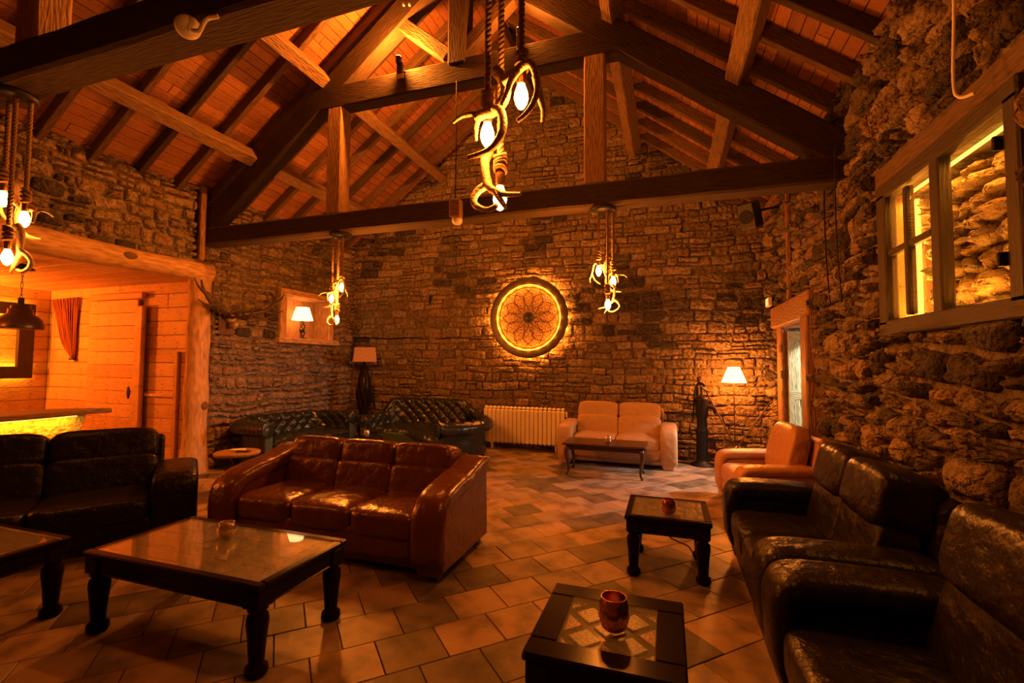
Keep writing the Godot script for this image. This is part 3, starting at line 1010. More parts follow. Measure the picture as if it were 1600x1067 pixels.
	pts = PackedVector2Array([Vector2(-1.2, 0.0), Vector2(1.85, 0.0)])
	for i in 15:
		pts.append(Vector2(1.95 - 3.15 * i / 14.0, 0.66 + 0.05 * sin(i * 1.9) + 0.03 * sin(i * 4.3) - 0.01 * i))
	k = Kit.new()
	k.extrude(pts, -0.02, 0.02, 0.008)
	part("bark_board", k, M.old_wood, b, Vector3(0.02, 0, 0), Basis(Vector3.FORWARD, Vector3.UP, Vector3.RIGHT))
	k = Kit.new()
	k.box(Vector3(0.035, 0.012, 3.2), Vector3(0.07, 0.928, -0.45), 0.004)
	part("light_strip", k, M.led_glow, b)
	area(Vector3(0.07, 0.915, -0.45), Vector3(-0.25, -1, 0), Vector2(3.2, 0.04), 3.2, lin(1.0, 0.40, 0.012), b)
	# pendant lamp over the counter
	var h := thing("pendant_lamp", "dark metal dome pendant lamp hanging on a chain over the bar", "pendant lamp", Vector3(-7.75, 0, -3.58))
	k = Kit.new()
	k.lathe([Vector2(0.028, 2.775), Vector2(0.05, 2.745), Vector2(0.11, 2.715), Vector2(0.115, 2.70), Vector2(0.02, 2.69)], 20)
	part("canopy", k, M.black_iron, h)
	for i in 5:
		k = Kit.new()
		var ring := []
		for j in 9:
			var a := TAU * j / 8.0
			ring.append(Vector3(cos(a) * 0.014 * (1.0 if i % 2 else 0.25), sin(a) * 0.05, cos(a) * 0.014 * (0.25 if i % 2 else 1.0)))
		k.tube(ring, 0.0035, 5)
		part("chain_link", k, M.black_iron, h, Vector3(0, 2.655 - 0.078 * i, 0))
	k = Kit.new()
	k.box(Vector3(0.035, 0.14, 0.06), Vector3(0, 2.27, 0), 0.008)
	part("hanger", k, M.black_iron, h)
	k = Kit.new()
	k.lathe([Vector2(0.228, 1.945), Vector2(0.234, 1.965), Vector2(0.228, 2.01), Vector2(0.205, 2.065), Vector2(0.165, 2.11), Vector2(0.118, 2.135), Vector2(0.116, 2.195), Vector2(0.092, 2.20), Vector2(0.09, 2.245), Vector2(0.02, 2.255)], 28)
	part("shade", k, M.dome, h)
	k = Kit.new()
	k.lathe([Vector2(0.224, 1.948), Vector2(0.220, 2.008), Vector2(0.198, 2.062), Vector2(0.16, 2.104), Vector2(0.03, 2.125)], 28)
	part("shade_lining", k, M.white_plastic, h)
	k = Kit.new()
	k.lathe([Vector2(0.012, 2.09), Vector2(0.02, 2.06), Vector2(0.036, 2.02), Vector2(0.03, 1.985), Vector2(0.006, 1.97)], 14)
	part("bulb", k, M.bulb_glow, h)
	omni(Vector3(0, 2.0, 0), 3.0, lin(1.0, 0.16, 0.006), 0.06, h)
	# round glass lamps of the bar, beyond the frame
	for i in 2:
		var gl := thing("globe_lamp", ["round glass bar lamp hanging beyond the wall frame", "round glass bar lamp hanging over the near end of the counter"][i], "pendant lamp", [Vector3(-10.1, 2.2, -3.6), Vector3(-7.9, 2.3, -1.2)][i], 0.0)
		k = Kit.new()
		k.lathe([Vector2(0.02, -0.13), Vector2(0.09, -0.10), Vector2(0.13, 0.0), Vector2(0.10, 0.09), Vector2(0.03, 0.13)], 20)
		part("globe", k, M.bulb_glow, gl)
		k = Kit.new()
		k.tube([Vector3(0, 0.13, 0), Vector3(0, 0.56, 0)], 0.008, 6)
		part("stem", k, M.black_iron, gl)
		omni(Vector3.ZERO, [8.5, 4.0][i], lin(1.0, 0.16, 0.006), 0.13, gl)
	# bar stool behind the counter
	var st := thing("bar_stool", "black padded bar stool behind the counter end", "bar stool", Vector3(-7.55, 0, -2.72), 80.0)
	k = Kit.new()
	k.blob(Vector3(0.40, 0.34, 0.08), Vector3(0, 1.0, -0.17), 0.4, 0.5, 20, 10)
	part("backrest", k, M.black_hide, st)
	k = Kit.new()
	k.blob(Vector3(0.40, 0.09, 0.40), Vector3(0, 0.72, 0), 0.5, 0.4, 20, 10)
	part("seat", k, M.black_hide, st)
	for s in [-1, 1]:
		for q in [-1, 1]:
			k = Kit.new()
			k.tube([Vector3(s * 0.15, 0.70, q * 0.15), Vector3(s * 0.2, 0.0, q * 0.2)], 0.016, 8)
			part("leg", k, M.black_wood, st)

# ------------------------------------------------------------------ sofas
# p: w, d, n seats, seat height, back height, arm width, arm top profile (z, y), materials, splits
func sofa(called: String, label: String, at: Vector3, turn: float, p: Dictionary, category := "sofa") -> Node3D:
	var t := thing(called, label, category, at, turn)
	var hide: Material = M[p.hide]
	var w: float = p.w
	var d: float = p.d
	var aw: float = p.arm
	var iw := w - 2.0 * aw
	var sh: float = p.seat
	var zb := -d * 0.5
	var zf := d * 0.5
	var k := Kit.new()
	k.box(Vector3(w - 0.06, sh - 0.22, d - 0.16), Vector3(0, (sh - 0.22) * 0.5 + 0.05, -0.02), 0.02)
	part("base", k, hide, t)
	k = Kit.new()
	k.blob(Vector3(iw + 0.02, 0.20, 0.12), Vector3(0, sh - 0.22, zf - 0.10), 0.4, 0.3, 30, 10)
	part("front_rail", k, hide, t)
	k = Kit.new()
	var bt: float = p.back
	k.extrude(PackedVector2Array([Vector2(zb, 0.06), Vector2(zb + 0.16, 0.06), Vector2(zb + 0.16, sh), Vector2(zb + 0.08 + 0.02, bt - 0.10), Vector2(zb + 0.05, bt - 0.06), Vector2(zb - 0.0, bt - 0.08)]), -iw * 0.5 - 0.04, iw * 0.5 + 0.04, 0.02, Transform3D(Basis(Vector3.BACK, Vector3.UP, Vector3.LEFT), Vector3.ZERO))
	part("back_panel", k, hide, t)
	var n: int = p.n
	var cw := iw / n
	for i in n:
		var x := -iw * 0.5 + cw * (i + 0.5)
		k = Kit.new()
		k.blob(Vector3(cw + 0.012, 0.23, d - 0.26), Vector3(x, sh - 0.085, 0.11), 0.42, 0.26, 36, 16)
		part("seat_cushion", k, hide, t)
		var lean := Basis(Vector3.RIGHT, -p.lean)
		if p.get("lumbar", false):                      # back in two rolls: lumbar below, head roll above
			var mid: float = sh + (bt - sh) * 0.47
			k = Kit.new()
			k.blob(Vector3(cw + 0.01, (mid - sh) + 0.14, 0.22), Vector3.ZERO, 0.34, 0.26, 32, 16, Transform3D(lean, Vector3(x, (mid + sh) * 0.5 - 0.01, zb + 0.29)))
			part("lumbar_cushion", k, hide, t)
			k = Kit.new()
			k.blob(Vector3(cw - 0.004, (bt - mid) + 0.05, p.get("puff", 0.24)), Vector3.ZERO, 0.42, 0.32, 32, 16, Transform3D(lean, Vector3(x, (mid + bt) * 0.5 + 0.005, zb + 0.20)))
			part("back_cushion", k, hide, t)
		else:
			k = Kit.new()
			k.blob(Vector3(cw + 0.004, bt - sh + 0.10, p.get("puff", 0.26)), Vector3.ZERO, 0.5, 0.36, 34, 18, Transform3D(lean, Vector3(x, (bt + sh) * 0.5 + 0.0, zb + 0.25)))
			part("back_cushion", k, hide, t)
	for s in [-1.0, 1.0]:
		var prof := PackedVector2Array()
		var tops := []
		for q in smooth(p.arm_line, 4):
			prof.append(q - Vector2(0, 0.05))
			tops.append(q)
		prof.append(Vector2(zb + 0.03, 0.05))
		k = Kit.new()
		k.extrude(prof, -aw * 0.5 + 0.012, aw * 0.5 - 0.012, 0.03, Transform3D(Basis(Vector3.BACK, Vector3.UP, Vector3.LEFT), Vector3(s * (w - aw) * 0.5, 0, 0)))
		var arm := part("arm", k, hide, t)
		k = Kit.new()
		var rows := []
		for i in tops.size():
			var a: Vector2 = tops[maxi(i - 1, 0)]
			var b: Vector2 = tops[mini(i + 1, tops.size() - 1)]
			var tan := (b - a).normalized()
			var nor := Vector2(tan.y, -tan.x)
			var r := PackedVector3Array()
			var f := float(i) / (tops.size() - 1)
			var thick: float = p.pad * clampf(minf(f * 9.0 + 0.35, (1.0 - f) * 6.0 + 0.25), 0.0, 1.0)
			for j in 18:
				var ang := TAU * j / 18
				var cx := signf(cos(ang)) * pow(absf(cos(ang)), 0.55) * (aw * 0.5 + 0.012) * clampf(minf(f * 9.0 + 0.75, 1.0), 0.0, 1.0)
				var cy := signf(sin(ang)) * pow(absf(sin(ang)), 0.75) * thick
				var o: Vector2 = tops[i] + nor * (cy - 0.02)
				r.append(Vector3(s * (w - aw) * 0.5 + cx, o.y, o.x))
			rows.append(r)
		k.grid(rows, true)
		part("arm_pad", k, hide, arm)
	for sx in [-1.0, 1.0]:
		for sz in [-1.0, 1.0]:
			k = Kit.new()
			k.box(Vector3(0.08, 0.06, 0.08), Vector3(sx * (w * 0.5 - 0.10), 0.03, sz * (d * 0.5 - 0.12)), 0.008)
			part("foot", k, M.black_plastic, t)
	return t

# deep-buttoned sofa whose back and arms are one rolled rim along a U-shaped path
func chesterfield(label: String, at: Vector3, turn: float, w: float, d: float, hb: float, ha: float, flare: float) -> void:
	var t := thing("chesterfield_sofa", label, "sofa", at, turn, "")
	var hide: Material = M.green_hide
	var path := []                                      # plan points of the inner face, from one arm front round the back to the other
	var rc := 0.22
	var ax := w * 0.5 - 0.20
	var zb := -d * 0.5 + 0.20
	var zf := d * 0.5 - 0.03
	var samples := []
	for i in 25:
		var f := i / 24.0
		samples.append(Vector2(-ax, lerpf(zf, zb + rc, f)))
	for i in range(1, 15):
		var a := PI + PI * 0.5 * i / 14.0
		samples.append(Vector2(-ax + rc + cos(a) * rc, zb + rc + sin(a) * rc))
	var nb := int((2.0 * ax - 2.0 * rc) / 0.022)
	for i in range(1, nb):
		samples.append(Vector2(lerpf(-ax + rc, ax - rc, float(i) / nb), zb))
	for i in range(0, 15):
		var a := PI * 1.5 + PI * 0.5 * i / 14.0
		samples.append(Vector2(ax - rc + cos(a) * rc, zb + rc + sin(a) * rc))
	if flare > 0.0:                                     # the arm sweeps out and round to the front
		samples = samples.slice(0, samples.size() - 15)
		var sweep := []
		for q in [Vector2(ax - rc - 0.06, zb), Vector2(ax - 0.02, zb + 0.10), Vector2(ax + 0.20, zb + 0.44), Vector2(ax + 0.23, zb + 0.78), Vector2(ax + 0.10, zb + 1.12), Vector2(ax - 0.16, zb + 1.42)]:
			sweep.append(q)
		samples.append_array(smooth(sweep, 16).slice(1))
	else:
		for i in range(1, 25):
			samples.append(Vector2(ax, lerpf(zb + rc, zf, i / 24.0)))
	var rows := []
	var caps := []
	var run := 0.0
	for i in samples.size():
		var q: Vector2 = samples[i]
		if i > 0:
			run += q.distance_to(samples[i - 1])
		var a: Vector2 = samples[maxi(i - 1, 0)]
		var b: Vector2 = samples[mini(i + 1, samples.size() - 1)]
		var tan := (b - a).normalized()
		var nor := Vector2(tan.y, -tan.x)               # away from the seat
		# height: back in the middle, arms at the ends
		var side := clampf((absf(q.x) - (ax - rc - 0.28)) / 0.42, 0.0, 1.0)
		if flare > 0.0:
			side = clampf((q.y - zb - 0.10) / 0.14, 0.0, 1.0) if q.x < 0.0 else clampf((q.x - 0.42) / 0.4, 0.0, 1.0)
		var h := lerpf(hb, ha, smoothstep(0.0, 1.0, side))
		var r := PackedVector3Array()
		var rr := 0.105
		var prof := []
		for m in 19:
			var y := lerpf(0.34, h - rr - 0.01, m / 18.0)
			prof.append([Vector2(-0.03 * (1.0 - m / 18.0), y), 1.0])
		for m in range(1, 15):
			var ang := PI - (PI + 0.9) * m / 14.0
			prof.append([Vector2(rr + cos(ang) * rr * 1.15, h - rr + sin(ang) * rr), 1.0 if m < 7 else 0.0])
		prof.append([Vector2(rr * 1.0, h - rr * 2.0), 0.0])
		prof.append([Vector2(rr * 0.95, 0.3), 0.0])
		prof.append([Vector2(rr * 0.95, 0.07), 0.0])
		prof.append([Vector2(0.0, 0.07), 0.0])
		var along := 0.0
		for m in prof.size():
			var pp: Vector2 = prof[m][0]
			if m > 0:
				along += pp.distance_to(prof[m - 1][0])
			var tuft := 0.0
			if prof[m][1] > 0.0:
				var u := run / 0.105
				var v := along / 0.10
				tuft = 0.042 * (pow(absf(sin(PI * (u + v) * 0.5)) * absf(sin(PI * (u - v) * 0.5)), 0.45) - 0.6)
			else:
				tuft = 0.006 * absf(sin(run * 40.0)) if m < 32 else 0.0      # pleats over the roll
			var o := q + nor * (pp.x - tuft)
			r.append(Vector3(o.x, pp.y + (tuft if m > 18 and prof[m][1] > 0.0 else 0.0), o.y))
		rows.append(r)
	var k := Kit.new()
	k.grid(rows, true)
	part("back_and_arms", k, hide, t)
	for s in [-1.0, 1.0]:
		var e: Vector2 = samples[0] if s < 0 else samples[-1]
		var e2: Vector2 = samples[1] if s < 0 else samples[-2]
		var fwd: Vector2 = (e - e2).normalized()
		var out2: Vector2 = Vector2(-fwd.y, fwd.x) * -s
		if out2.x * s < 0.0:
			out2 = -out2
		var turn2 := Basis(Vector3.UP, atan2(fwd.x, fwd.y))
		var mid2: Vector2 = e + out2 * 0.11
		k = Kit.new()
		k.lathe([Vector2(0.116, 0.0), Vector2(0.112, 0.016), Vector2(0.085, 0.026), Vector2(0.07, 0.018), Vector2(0.03, 0.03), Vector2(0.002, 0.034)], 20, Vector3.ZERO, Transform3D(turn2 * Basis(Vector3.RIGHT, Vector3.BACK, Vector3.UP), Vector3(mid2.x, ha - 0.105, mid2.y)))
		part("scroll", k, hide, t)
		k = Kit.new()
		k.box(Vector3(0.12, ha - 0.26, 0.03), Vector3.ZERO, 0.012, Transform3D(turn2, Vector3(mid2.x - out2.x * 0.02, (ha - 0.26) * 0.5 + 0.07, mid2.y)))
		part("arm_front", k, M.teal_hide, t)
	var iw := 2.0 * ax - 0.02
	k = Kit.new()
	rows = []
	var sx := 64
	var sz := 30
	for j in sz + 1:
		var r := PackedVector3Array()
		for i in sx + 1:
			var x := iw * (float(i) / sx - 0.5)
			var front := zf + 0.02 + (0.62 * smoothstep(-0.3, ax, x) if flare > 0.0 else 0.0)
			var z := lerpf(zb - 0.02, front, float(j) / sz)
			var u := x / 0.16
			var v := z / 0.16
			var edge := minf(1.0, minf((front - z) / 0.06, 1.0))
			var y := 0.43 + 0.03 * (pow(absf(sin(PI * (u + v) * 0.5)) * absf(sin(PI * (u - v) * 0.5)), 0.45) - 0.6)
			y = lerpf(0.36, y, sqrt(maxf(edge, 0.0)))
			r.append(Vector3(x, y, z))
		rows.append(r)
	k.grid(rows, false, false, Vector3.UP)
	k.box(Vector3(iw, 0.12, zf - zb), Vector3(0, 0.31, (zf + zb) * 0.5), 0.02)
	part("seat_cushion", k, hide, t)
	k = Kit.new()
	if flare > 0.0:
		k.extrude(PackedVector2Array([Vector2(-ax - 0.05, zb), Vector2(ax, zb), Vector2(ax + 0.24, zb + 0.44), Vector2(ax + 0.27, zb + 0.78), Vector2(ax + 0.14, zb + 1.12), Vector2(ax - 0.14, zb + 1.36), Vector2(ax * 0.2, zf + 0.12), Vector2(-ax, zf - 0.03)]), -0.37, -0.07, 0.01, Transform3D(Basis(Vector3.RIGHT, Vector3.BACK, Vector3.DOWN), Vector3.ZERO))
	else:
		k.box(Vector3(2.0 * ax + 0.1, 0.20, d - 0.24), Vector3(0, 0.17, 0.07), 0.015)
	part("base", k, M.teal_hide, t)
	for x in [-1.0, 1.0]:
		for z in [-1.0, 1.0]:
			k = Kit.new()
			k.lathe([Vector2(0.02, 0.0), Vector2(0.032, 0.02), Vector2(0.03, 0.05), Vector2(0.02, 0.075)], 12, Vector3(x * (ax - 0.05), 0, 0.02 + z * (d * 0.5 - 0.14)))
			part("foot", k, M.black_wood, t)

# ------------------------------------------------------------------ tables
func turned_leg(k: Kit, h: float, r: float, at: Vector3) -> void:
	k.box(Vector3(r * 2.3, h * 0.22, r * 2.3), at + Vector3(0, h * 0.89, 0), 0.006)
	k.lathe([Vector2(r * 0.95, 0.0), Vector2(r * 1.25, h * 0.03), Vector2(r * 1.2, h * 0.10), Vector2(r * 0.8, h * 0.14), Vector2(r * 0.85, h * 0.2), Vector2(r * 1.0, h * 0.42), Vector2(r * 1.2, h * 0.60), Vector2(r * 1.12, h * 0.68), Vector2(r * 0.75, h * 0.72), Vector2(r * 1.1, h * 0.75), Vector2(r * 1.0, h * 0.79)], 16, at)

func low_table(label: String, at: Vector3, turn: float, w: float, d: float, h: float, leg_r: float, inlay: bool) -> Node3D:
	var t := thing("coffee_table", label, "coffee table", at, turn)
	var k: Kit
	var edge := 0.115 if inlay else 0.05
	for s in [-1.0, 1.0]:
		k = Kit.new()
		k.box(Vector3(w, 0.035, edge), Vector3.ZERO, 0.007)
		part("frame_rail", k, M.black_wood, t, Vector3(0, h - 0.0175, s * (d - edge) * 0.5))
		k = Kit.new()
		k.box(Vector3(d - 2.0 * edge, 0.034, edge), Vector3.ZERO, 0.007)
		part("frame_rail", k, M.black_wood, t, Vector3(s * (w - edge) * 0.5, h - 0.0175, 0), Basis(Vector3.FORWARD, Vector3.UP, Vector3.RIGHT))
		k = Kit.new()
		k.box(Vector3(w - 0.09, 0.085, 0.024), Vector3(0, h - 0.078, s * (d * 0.5 - 0.035)), 0.004)
		k.box(Vector3(w - 0.07, 0.012, 0.03), Vector3(0, h - 0.122, s * (d * 0.5 - 0.034)), 0.005)
		part("apron", k, M.black_wood, t)
		k = Kit.new()
		k.box(Vector3(0.024, 0.085, d - 0.09), Vector3(s * (w * 0.5 - 0.035), h - 0.078, 0), 0.004)
		k.box(Vector3(0.03, 0.012, d - 0.07), Vector3(s * (w * 0.5 - 0.034), h - 0.122, 0), 0.005)
		part("apron", k, M.black_wood, t)
		for q in [-1.0, 1.0]:
			k = Kit.new()
			turned_leg(k, h - 0.035, leg_r, Vector3(s * (w * 0.5 - 0.06), 0, q * (d * 0.5 - 0.06)))
			part("leg", k, M.black_wood, t)
	var iw := w - 2.0 * edge
	var id := d - 2.0 * edge
	if not inlay:
		for i in 4:
			k = Kit.new()
			k.box(Vector3(iw, 0.014, id / 4.0 - 0.002), Vector3.ZERO, 0.002)
			part("top_board", k, M.table_wood, t, Vector3(0, h - 0.018, id * ((i + 0.5) / 4.0 - 0.5)))
	else:
		k = Kit.new()
		k.box(Vector3(iw, 0.012, id), Vector3(0, h - 0.036, 0), 0.001)
		part("panel", k, M.black_wood, t)
		var box := PackedVector2Array([Vector2(-1, -1), Vector2(1, -1), Vector2(1, 1), Vector2(-1, 1)])
		var n := 0
		for i in range(-2, 3):                          # diamonds: centres where i + j is even, half a side apart
			for j in range(-2, 3):
				if (i + j) % 2 != 0:
					continue
				var c := Vector2(i * 0.5, j * 0.5)
				var q := 0.365
				for g in Geometry2D.intersect_polygons(PackedVector2Array([c + Vector2(0, -q), c + Vector2(q, 0), c + Vector2(0, q), c + Vector2(-q, 0)]), box):
					var pts := PackedVector2Array()
					for v in g:
						pts.append(Vector2(v.x * iw * 0.5, v.y * id * 0.5))
					k = Kit.new()
					k.extrude(pts, -0.004, 0.004, 0.0015)
					var side: bool = absi(i) == 2 and j == 0
					part("inlay_tile", k, M["inlay%d" % (1 if side else [0, 2, 3, 0, 2][n % 5])], t, Vector3(0, h - 0.026, 0), Basis(Vector3.RIGHT, Vector3.FORWARD, Vector3.UP) if false else Basis(Vector3.RIGHT, Vector3.BACK, Vector3.DOWN))
					n += 1
	k = Kit.new()
	k.box(Vector3(iw + 0.01, 0.005, id + 0.01), Vector3(0, h - 0.0035, 0), 0.001)
	part("glass_top", k, M.pane, t)
	return t

func cup(called: String, label: String, at: Vector3, h: float, r: float, m: Material, group: String) -> void:
	var t := thing(called, label, "candle holder", at, R.randf() * 90.0, group)
	var k := Kit.new()
	k.lathe([Vector2(r * 0.55, 0.0), Vector2(r * 0.72, 0.004), Vector2(r * 0.95, h * 0.25), Vector2(r * 1.05, h * 0.5), Vector2(r * 0.98, h * 0.78), Vector2(r * 0.86, h), Vector2(r * 0.82, h), Vector2(r * 0.93, h * 0.76), Vector2(r * 0.99, h * 0.5), Vector2(r * 0.9, h * 0.26), Vector2(r * 0.5, h * 0.06)], 28)
	part("bowl", k, m, t)
	k = Kit.new()
	var ring := []
	for j in 25:
		var a := TAU * j / 24
		ring.append(Vector3(cos(a) * r * 0.85, h, sin(a) * r * 0.85))
	k.tube(ring, 0.0025, 6)
	part("rim", k, M.copper if m == M.copper else m, t)
	k = Kit.new()
	k.lathe([Vector2(r * 0.45, h * 0.09), Vector2(r * 0.45, h * 0.38), Vector2(0.004, h * 0.40)], 16)
	part("candle", k, M.wax, t)
	if m == M.copper:
		for row in 5:                                   # raised studs round the lower half
			k = Kit.new()
			for j in 26:
				var a := TAU * (j + 0.5 * (row % 2)) / 26
				var y := h * (0.10 + 0.085 * row)
				var rr := r * lerpf(0.82, 1.04, row / 4.0)
				k.blob(Vector3.ONE * 0.007, Vector3(cos(a) * rr, y, sin(a) * rr), 1.0, 1.0, 6, 4)
			part("stud_row", k, M.copper, t).set_meta("kind", "stuff")

# ------------------------------------------------------------------ antler lamps
func rope_mesh(length: float, radius: float) -> ArrayMesh:
	var key := "%.2f %.3f" % [length, radius]
	if not ropes.has(key):
		var k := Kit.new()
		for s in 3:
			var path := []
			var n := int(length / 0.012)
			for i in n + 1:
				var a := TAU * (s / 3.0 + length * i / n / 0.075)
				path.append(Vector3(cos(a) * radius * 0.5, -length * i / n, sin(a) * radius * 0.5))
			k.tube(path, radius * 0.62, 5)
		ropes[key] = k.mesh()
	return ropes[key]

func antler_part(t: Node3D, lines: Array, r: float) -> void:
	var k := Kit.new()
	for l in lines:
		var path := smooth(l[0], 6)
		k.tube(path, taper(path.size(), r * l[1], r * l[2], 1.2), 8)
	part("antler", k, M.antler, t)

# bulbs and antlers are placed below the mounting plate; s stretches the drop, f mirrors it
func antler_lamp(label: String, at: Vector3, turn: float, s: float, energy: float, big: float) -> void:
	var t := thing("antler_pendant", label, "pendant lamp", at, turn, "antler lamps on ropes")
	var k := Kit.new()
	k.lathe([Vector2(0.03, -0.055), Vector2(0.12, -0.045), Vector2(0.135, -0.015), Vector2(0.13, 0.0)], 24)
	part("mounting_plate", k, M.black_plastic, t)
	var spots := [Vector3(0.06, -0.69 * s, 0.03), Vector3(-0.10, -0.83 * s, 0.02), Vector3(-0.06, -1.10 * s, -0.04)]
	var rope_r := 0.015
	for i in 3:
		var b: Vector3 = spots[i]
		var top := b + Vector3(0, 0.10, 0)
		part("rope", rope_mesh(snappedf(-0.05 - top.y, 0.02), rope_r), M.rope, t, Vector3(top.x, -0.05, top.z))
		k = Kit.new()
		for j in 4:                                     # knot above the socket
			var ring := []
			for q in 13:
				var a := TAU * q / 12.0
				ring.append(Vector3(cos(a) * 0.022, 0.022 * j + 0.012 * sin(a + j), sin(a) * 0.022))
			k.tube(ring, 0.012, 6)
		part("knot", k, M.rope, t, top + Vector3(0, 0.01, 0))
		k = Kit.new()
		k.lathe([Vector2(0.018, 0.035), Vector2(0.021, 0.04), Vector2(0.023, 0.085), Vector2(0.017, 0.10), Vector2(0.008, 0.105)], 16)
		part("socket", k, M.brass, t, b)
		k = Kit.new()
		k.lathe([Vector2(0.003, -0.078), Vector2(0.014, -0.072), Vector2(0.026, -0.052), Vector2(0.032, -0.028), Vector2(0.029, -0.002), Vector2(0.019, 0.026), Vector2(0.014, 0.04)], 18)
		part("bulb", k, M.bulb_glow, t, b)
		omni(b + Vector3(0, -0.03, 0), energy * [0.9, 1.0, 1.1][i], WARM, 0.03, t)
	var o := Vector3(0, 0.03, 0)
	var P := func(pts: Array, z0: float, z1: float) -> Array:
		var out := []
		for i in pts.size():
			out.append(Vector3(pts[i][0], pts[i][1] * s, lerpf(z0, z1, float(i) / (pts.size() - 1))) + o)
		return out
	antler_part(t, [
		[P.call([[-0.06, -0.60], [-0.02, -0.65], [-0.008, -0.70], [-0.02, -0.75], [-0.06, -0.79], [-0.12, -0.80], [-0.15, -0.815]], 0.03, 0.05), 1.0, 0.9],
		[P.call([[-0.06, -0.785], [-0.03, -0.80], [-0.012, -0.85], [-0.018, -0.91], [-0.06, -0.97], [-0.11, -0.99], [-0.165, -1.0]], 0.05, 0.08), 0.9, 0.4],
		[P.call([[-0.12, -0.80], [-0.16, -0.80], [-0.20, -0.81], [-0.235, -0.84]], 0.05, 0.09), 0.6, 0.2],
		[P.call([[-0.135, -0.815], [-0.15, -0.85], [-0.155, -0.90]], 0.05, 0.02), 0.7, 0.3]], 0.0205 * big)
	antler_part(t, [
		[P.call([[-0.01, -0.69], [0.05, -0.66], [0.09, -0.64], [0.12, -0.645], [0.142, -0.69], [0.15, -0.76], [0.132, -0.82], [0.10, -0.86], [0.065, -0.885]], 0.08, 0.10), 0.8, 0.35],
		[P.call([[0.142, -0.70], [0.155, -0.78], [0.165, -0.83], [0.155, -0.87]], 0.09, 0.03), 0.7, 0.3],
		[P.call([[0.06, -0.665], [0.035, -0.71], [0.022, -0.76], [0.0, -0.82]], 0.09, 0.12), 0.7, 0.25]], 0.0205 * big)
	antler_part(t, [
		[P.call([[-0.11, -0.93], [-0.13, -0.97], [-0.122, -1.04], [-0.11, -1.09], [-0.145, -1.12], [-0.165, -1.16], [-0.145, -1.20], [-0.09, -1.225], [-0.04, -1.215]], -0.04, 0.05), 0.9, 0.4],
		[P.call([[-0.11, -1.09], [-0.075, -1.13], [-0.01, -1.165], [0.07, -1.18]], 0.0, 0.06), 0.8, 0.3],
		[P.call([[-0.06, -1.14], [-0.02, -1.20], [0.005, -1.235]], 0.03, 0.05), 0.6, 0.25]], 0.021 * big)

# ------------------------------------------------------------------ fittings along the walls
func niche() -> void:
	var t := structure("trim_3", "wood lined lamp niche in the stone wall", "niche")
	var z := -6.90
	var k: Kit
	for s in [[Vector3(0.36, 0.04, 1.12), Vector3(XL - 0.14, 2.72, z), "lining_board"], [Vector3(0.36, 0.76, 0.03), Vector3(XL - 0.14, 2.34, z - 0.545), "lining_board"], [Vector3(0.36, 0.76, 0.03), Vector3(XL - 0.14, 2.34, z + 0.545), "lining_board"],
		[Vector3(0.10, 0.11, 1.36), Vector3(XL + 0.03, 2.77, z), "head_rail"], [Vector3(0.08, 0.76, 0.12), Vector3(XL + 0.02, 2.34, z + 0.60), "frame_post"], [Vector3(0.08, 0.76, 0.12), Vector3(XL + 0.02, 2.34, z - 0.60), "frame_post"], [Vector3(0.46, 0.09, 1.50), Vector3(XL - 0.10, 1.925, z), "shelf_board"]]:
		k = Kit.new()
		k.box(s[0], s[1], 0.008)
		part(s[2], k, along(M.log if s[2] != "lining_board" else M.niche_wood, "y" if s[0].y > 0.5 else "z"), t)
	for i in 6:
		k = Kit.new()
		k.box(Vector3(0.03, 0.76, 0.178), Vector3(XL - 0.31, 2.34, z - 0.45 + 0.18 * i), 0.006)
		part("back_board", k, along(M.niche_wood, "y"), t)
	# lamp in the niche
	var l := thing("table_lamp", "small lit table lamp on a dark twisted base in the wall niche", "table lamp", Vector3(XL - 0.06, 1.97, -6.86))
	k = Kit.new()
	k.lathe([Vector2(0.085, 0.0), Vector2(0.09, 0.012), Vector2(0.06, 0.025), Vector2(0.02, 0.04)], 18)
	part("base", k, M.black_iron, l)
	for s in 3:
		k = Kit.new()
		var path := []
		for i in 15:
			var f := i / 14.0
			var a := TAU * (s / 3.0 + f * 0.8)
			var q := 0.018 + 0.028 * sin(f * PI)
			path.append(Vector3(cos(a) * q, 0.02 + 0.32 * f, sin(a) * q))
		k.tube(path, 0.010, 6)
		part("twisted_stem", k, M.black_iron, l)
	k = Kit.new()
	k.lathe([Vector2(0.032, 0.12), Vector2(0.04, 0.13), Vector2(0.04, 0.17), Vector2(0.03, 0.18)], 14)
	part("collar", k, M.black_iron, l)
	lamp_shade(l, 0.35, 0.235, 0.185, 0.115, 20)
	omni(Vector3(0, 0.46, 0), 0.25, WARM, 0.05, l)

func lamp_shade(t: Node3D, y: float, h: float, r0: float, r1: float, sides: int, m: Material = null) -> void:
	var k := Kit.new()
	k.grid(ring_rows([Vector2(r0, y), Vector2(lerpf(r0, r1, 0.5), y + h * 0.5), Vector2(r1, y + h), Vector2(r1 - 0.004, y + h), Vector2(lerpf(r0, r1, 0.5) - 0.004, y + h * 0.5), Vector2(r0 - 0.004, y), Vector2(r0, y)], sides), true, false)
	part("shade", k, m if m else M.shade_glow, t)

func ring_rows(prof: Array, sides: int) -> Array:
	var rows := []
	for p in prof:
		var r := PackedVector3Array()
		for j in sides:
			var a := TAU * (j + 0.5) / sides
			r.append(Vector3(cos(a) * p.x, p.y, sin(a) * p.x))
		rows.append(r)
	return rows

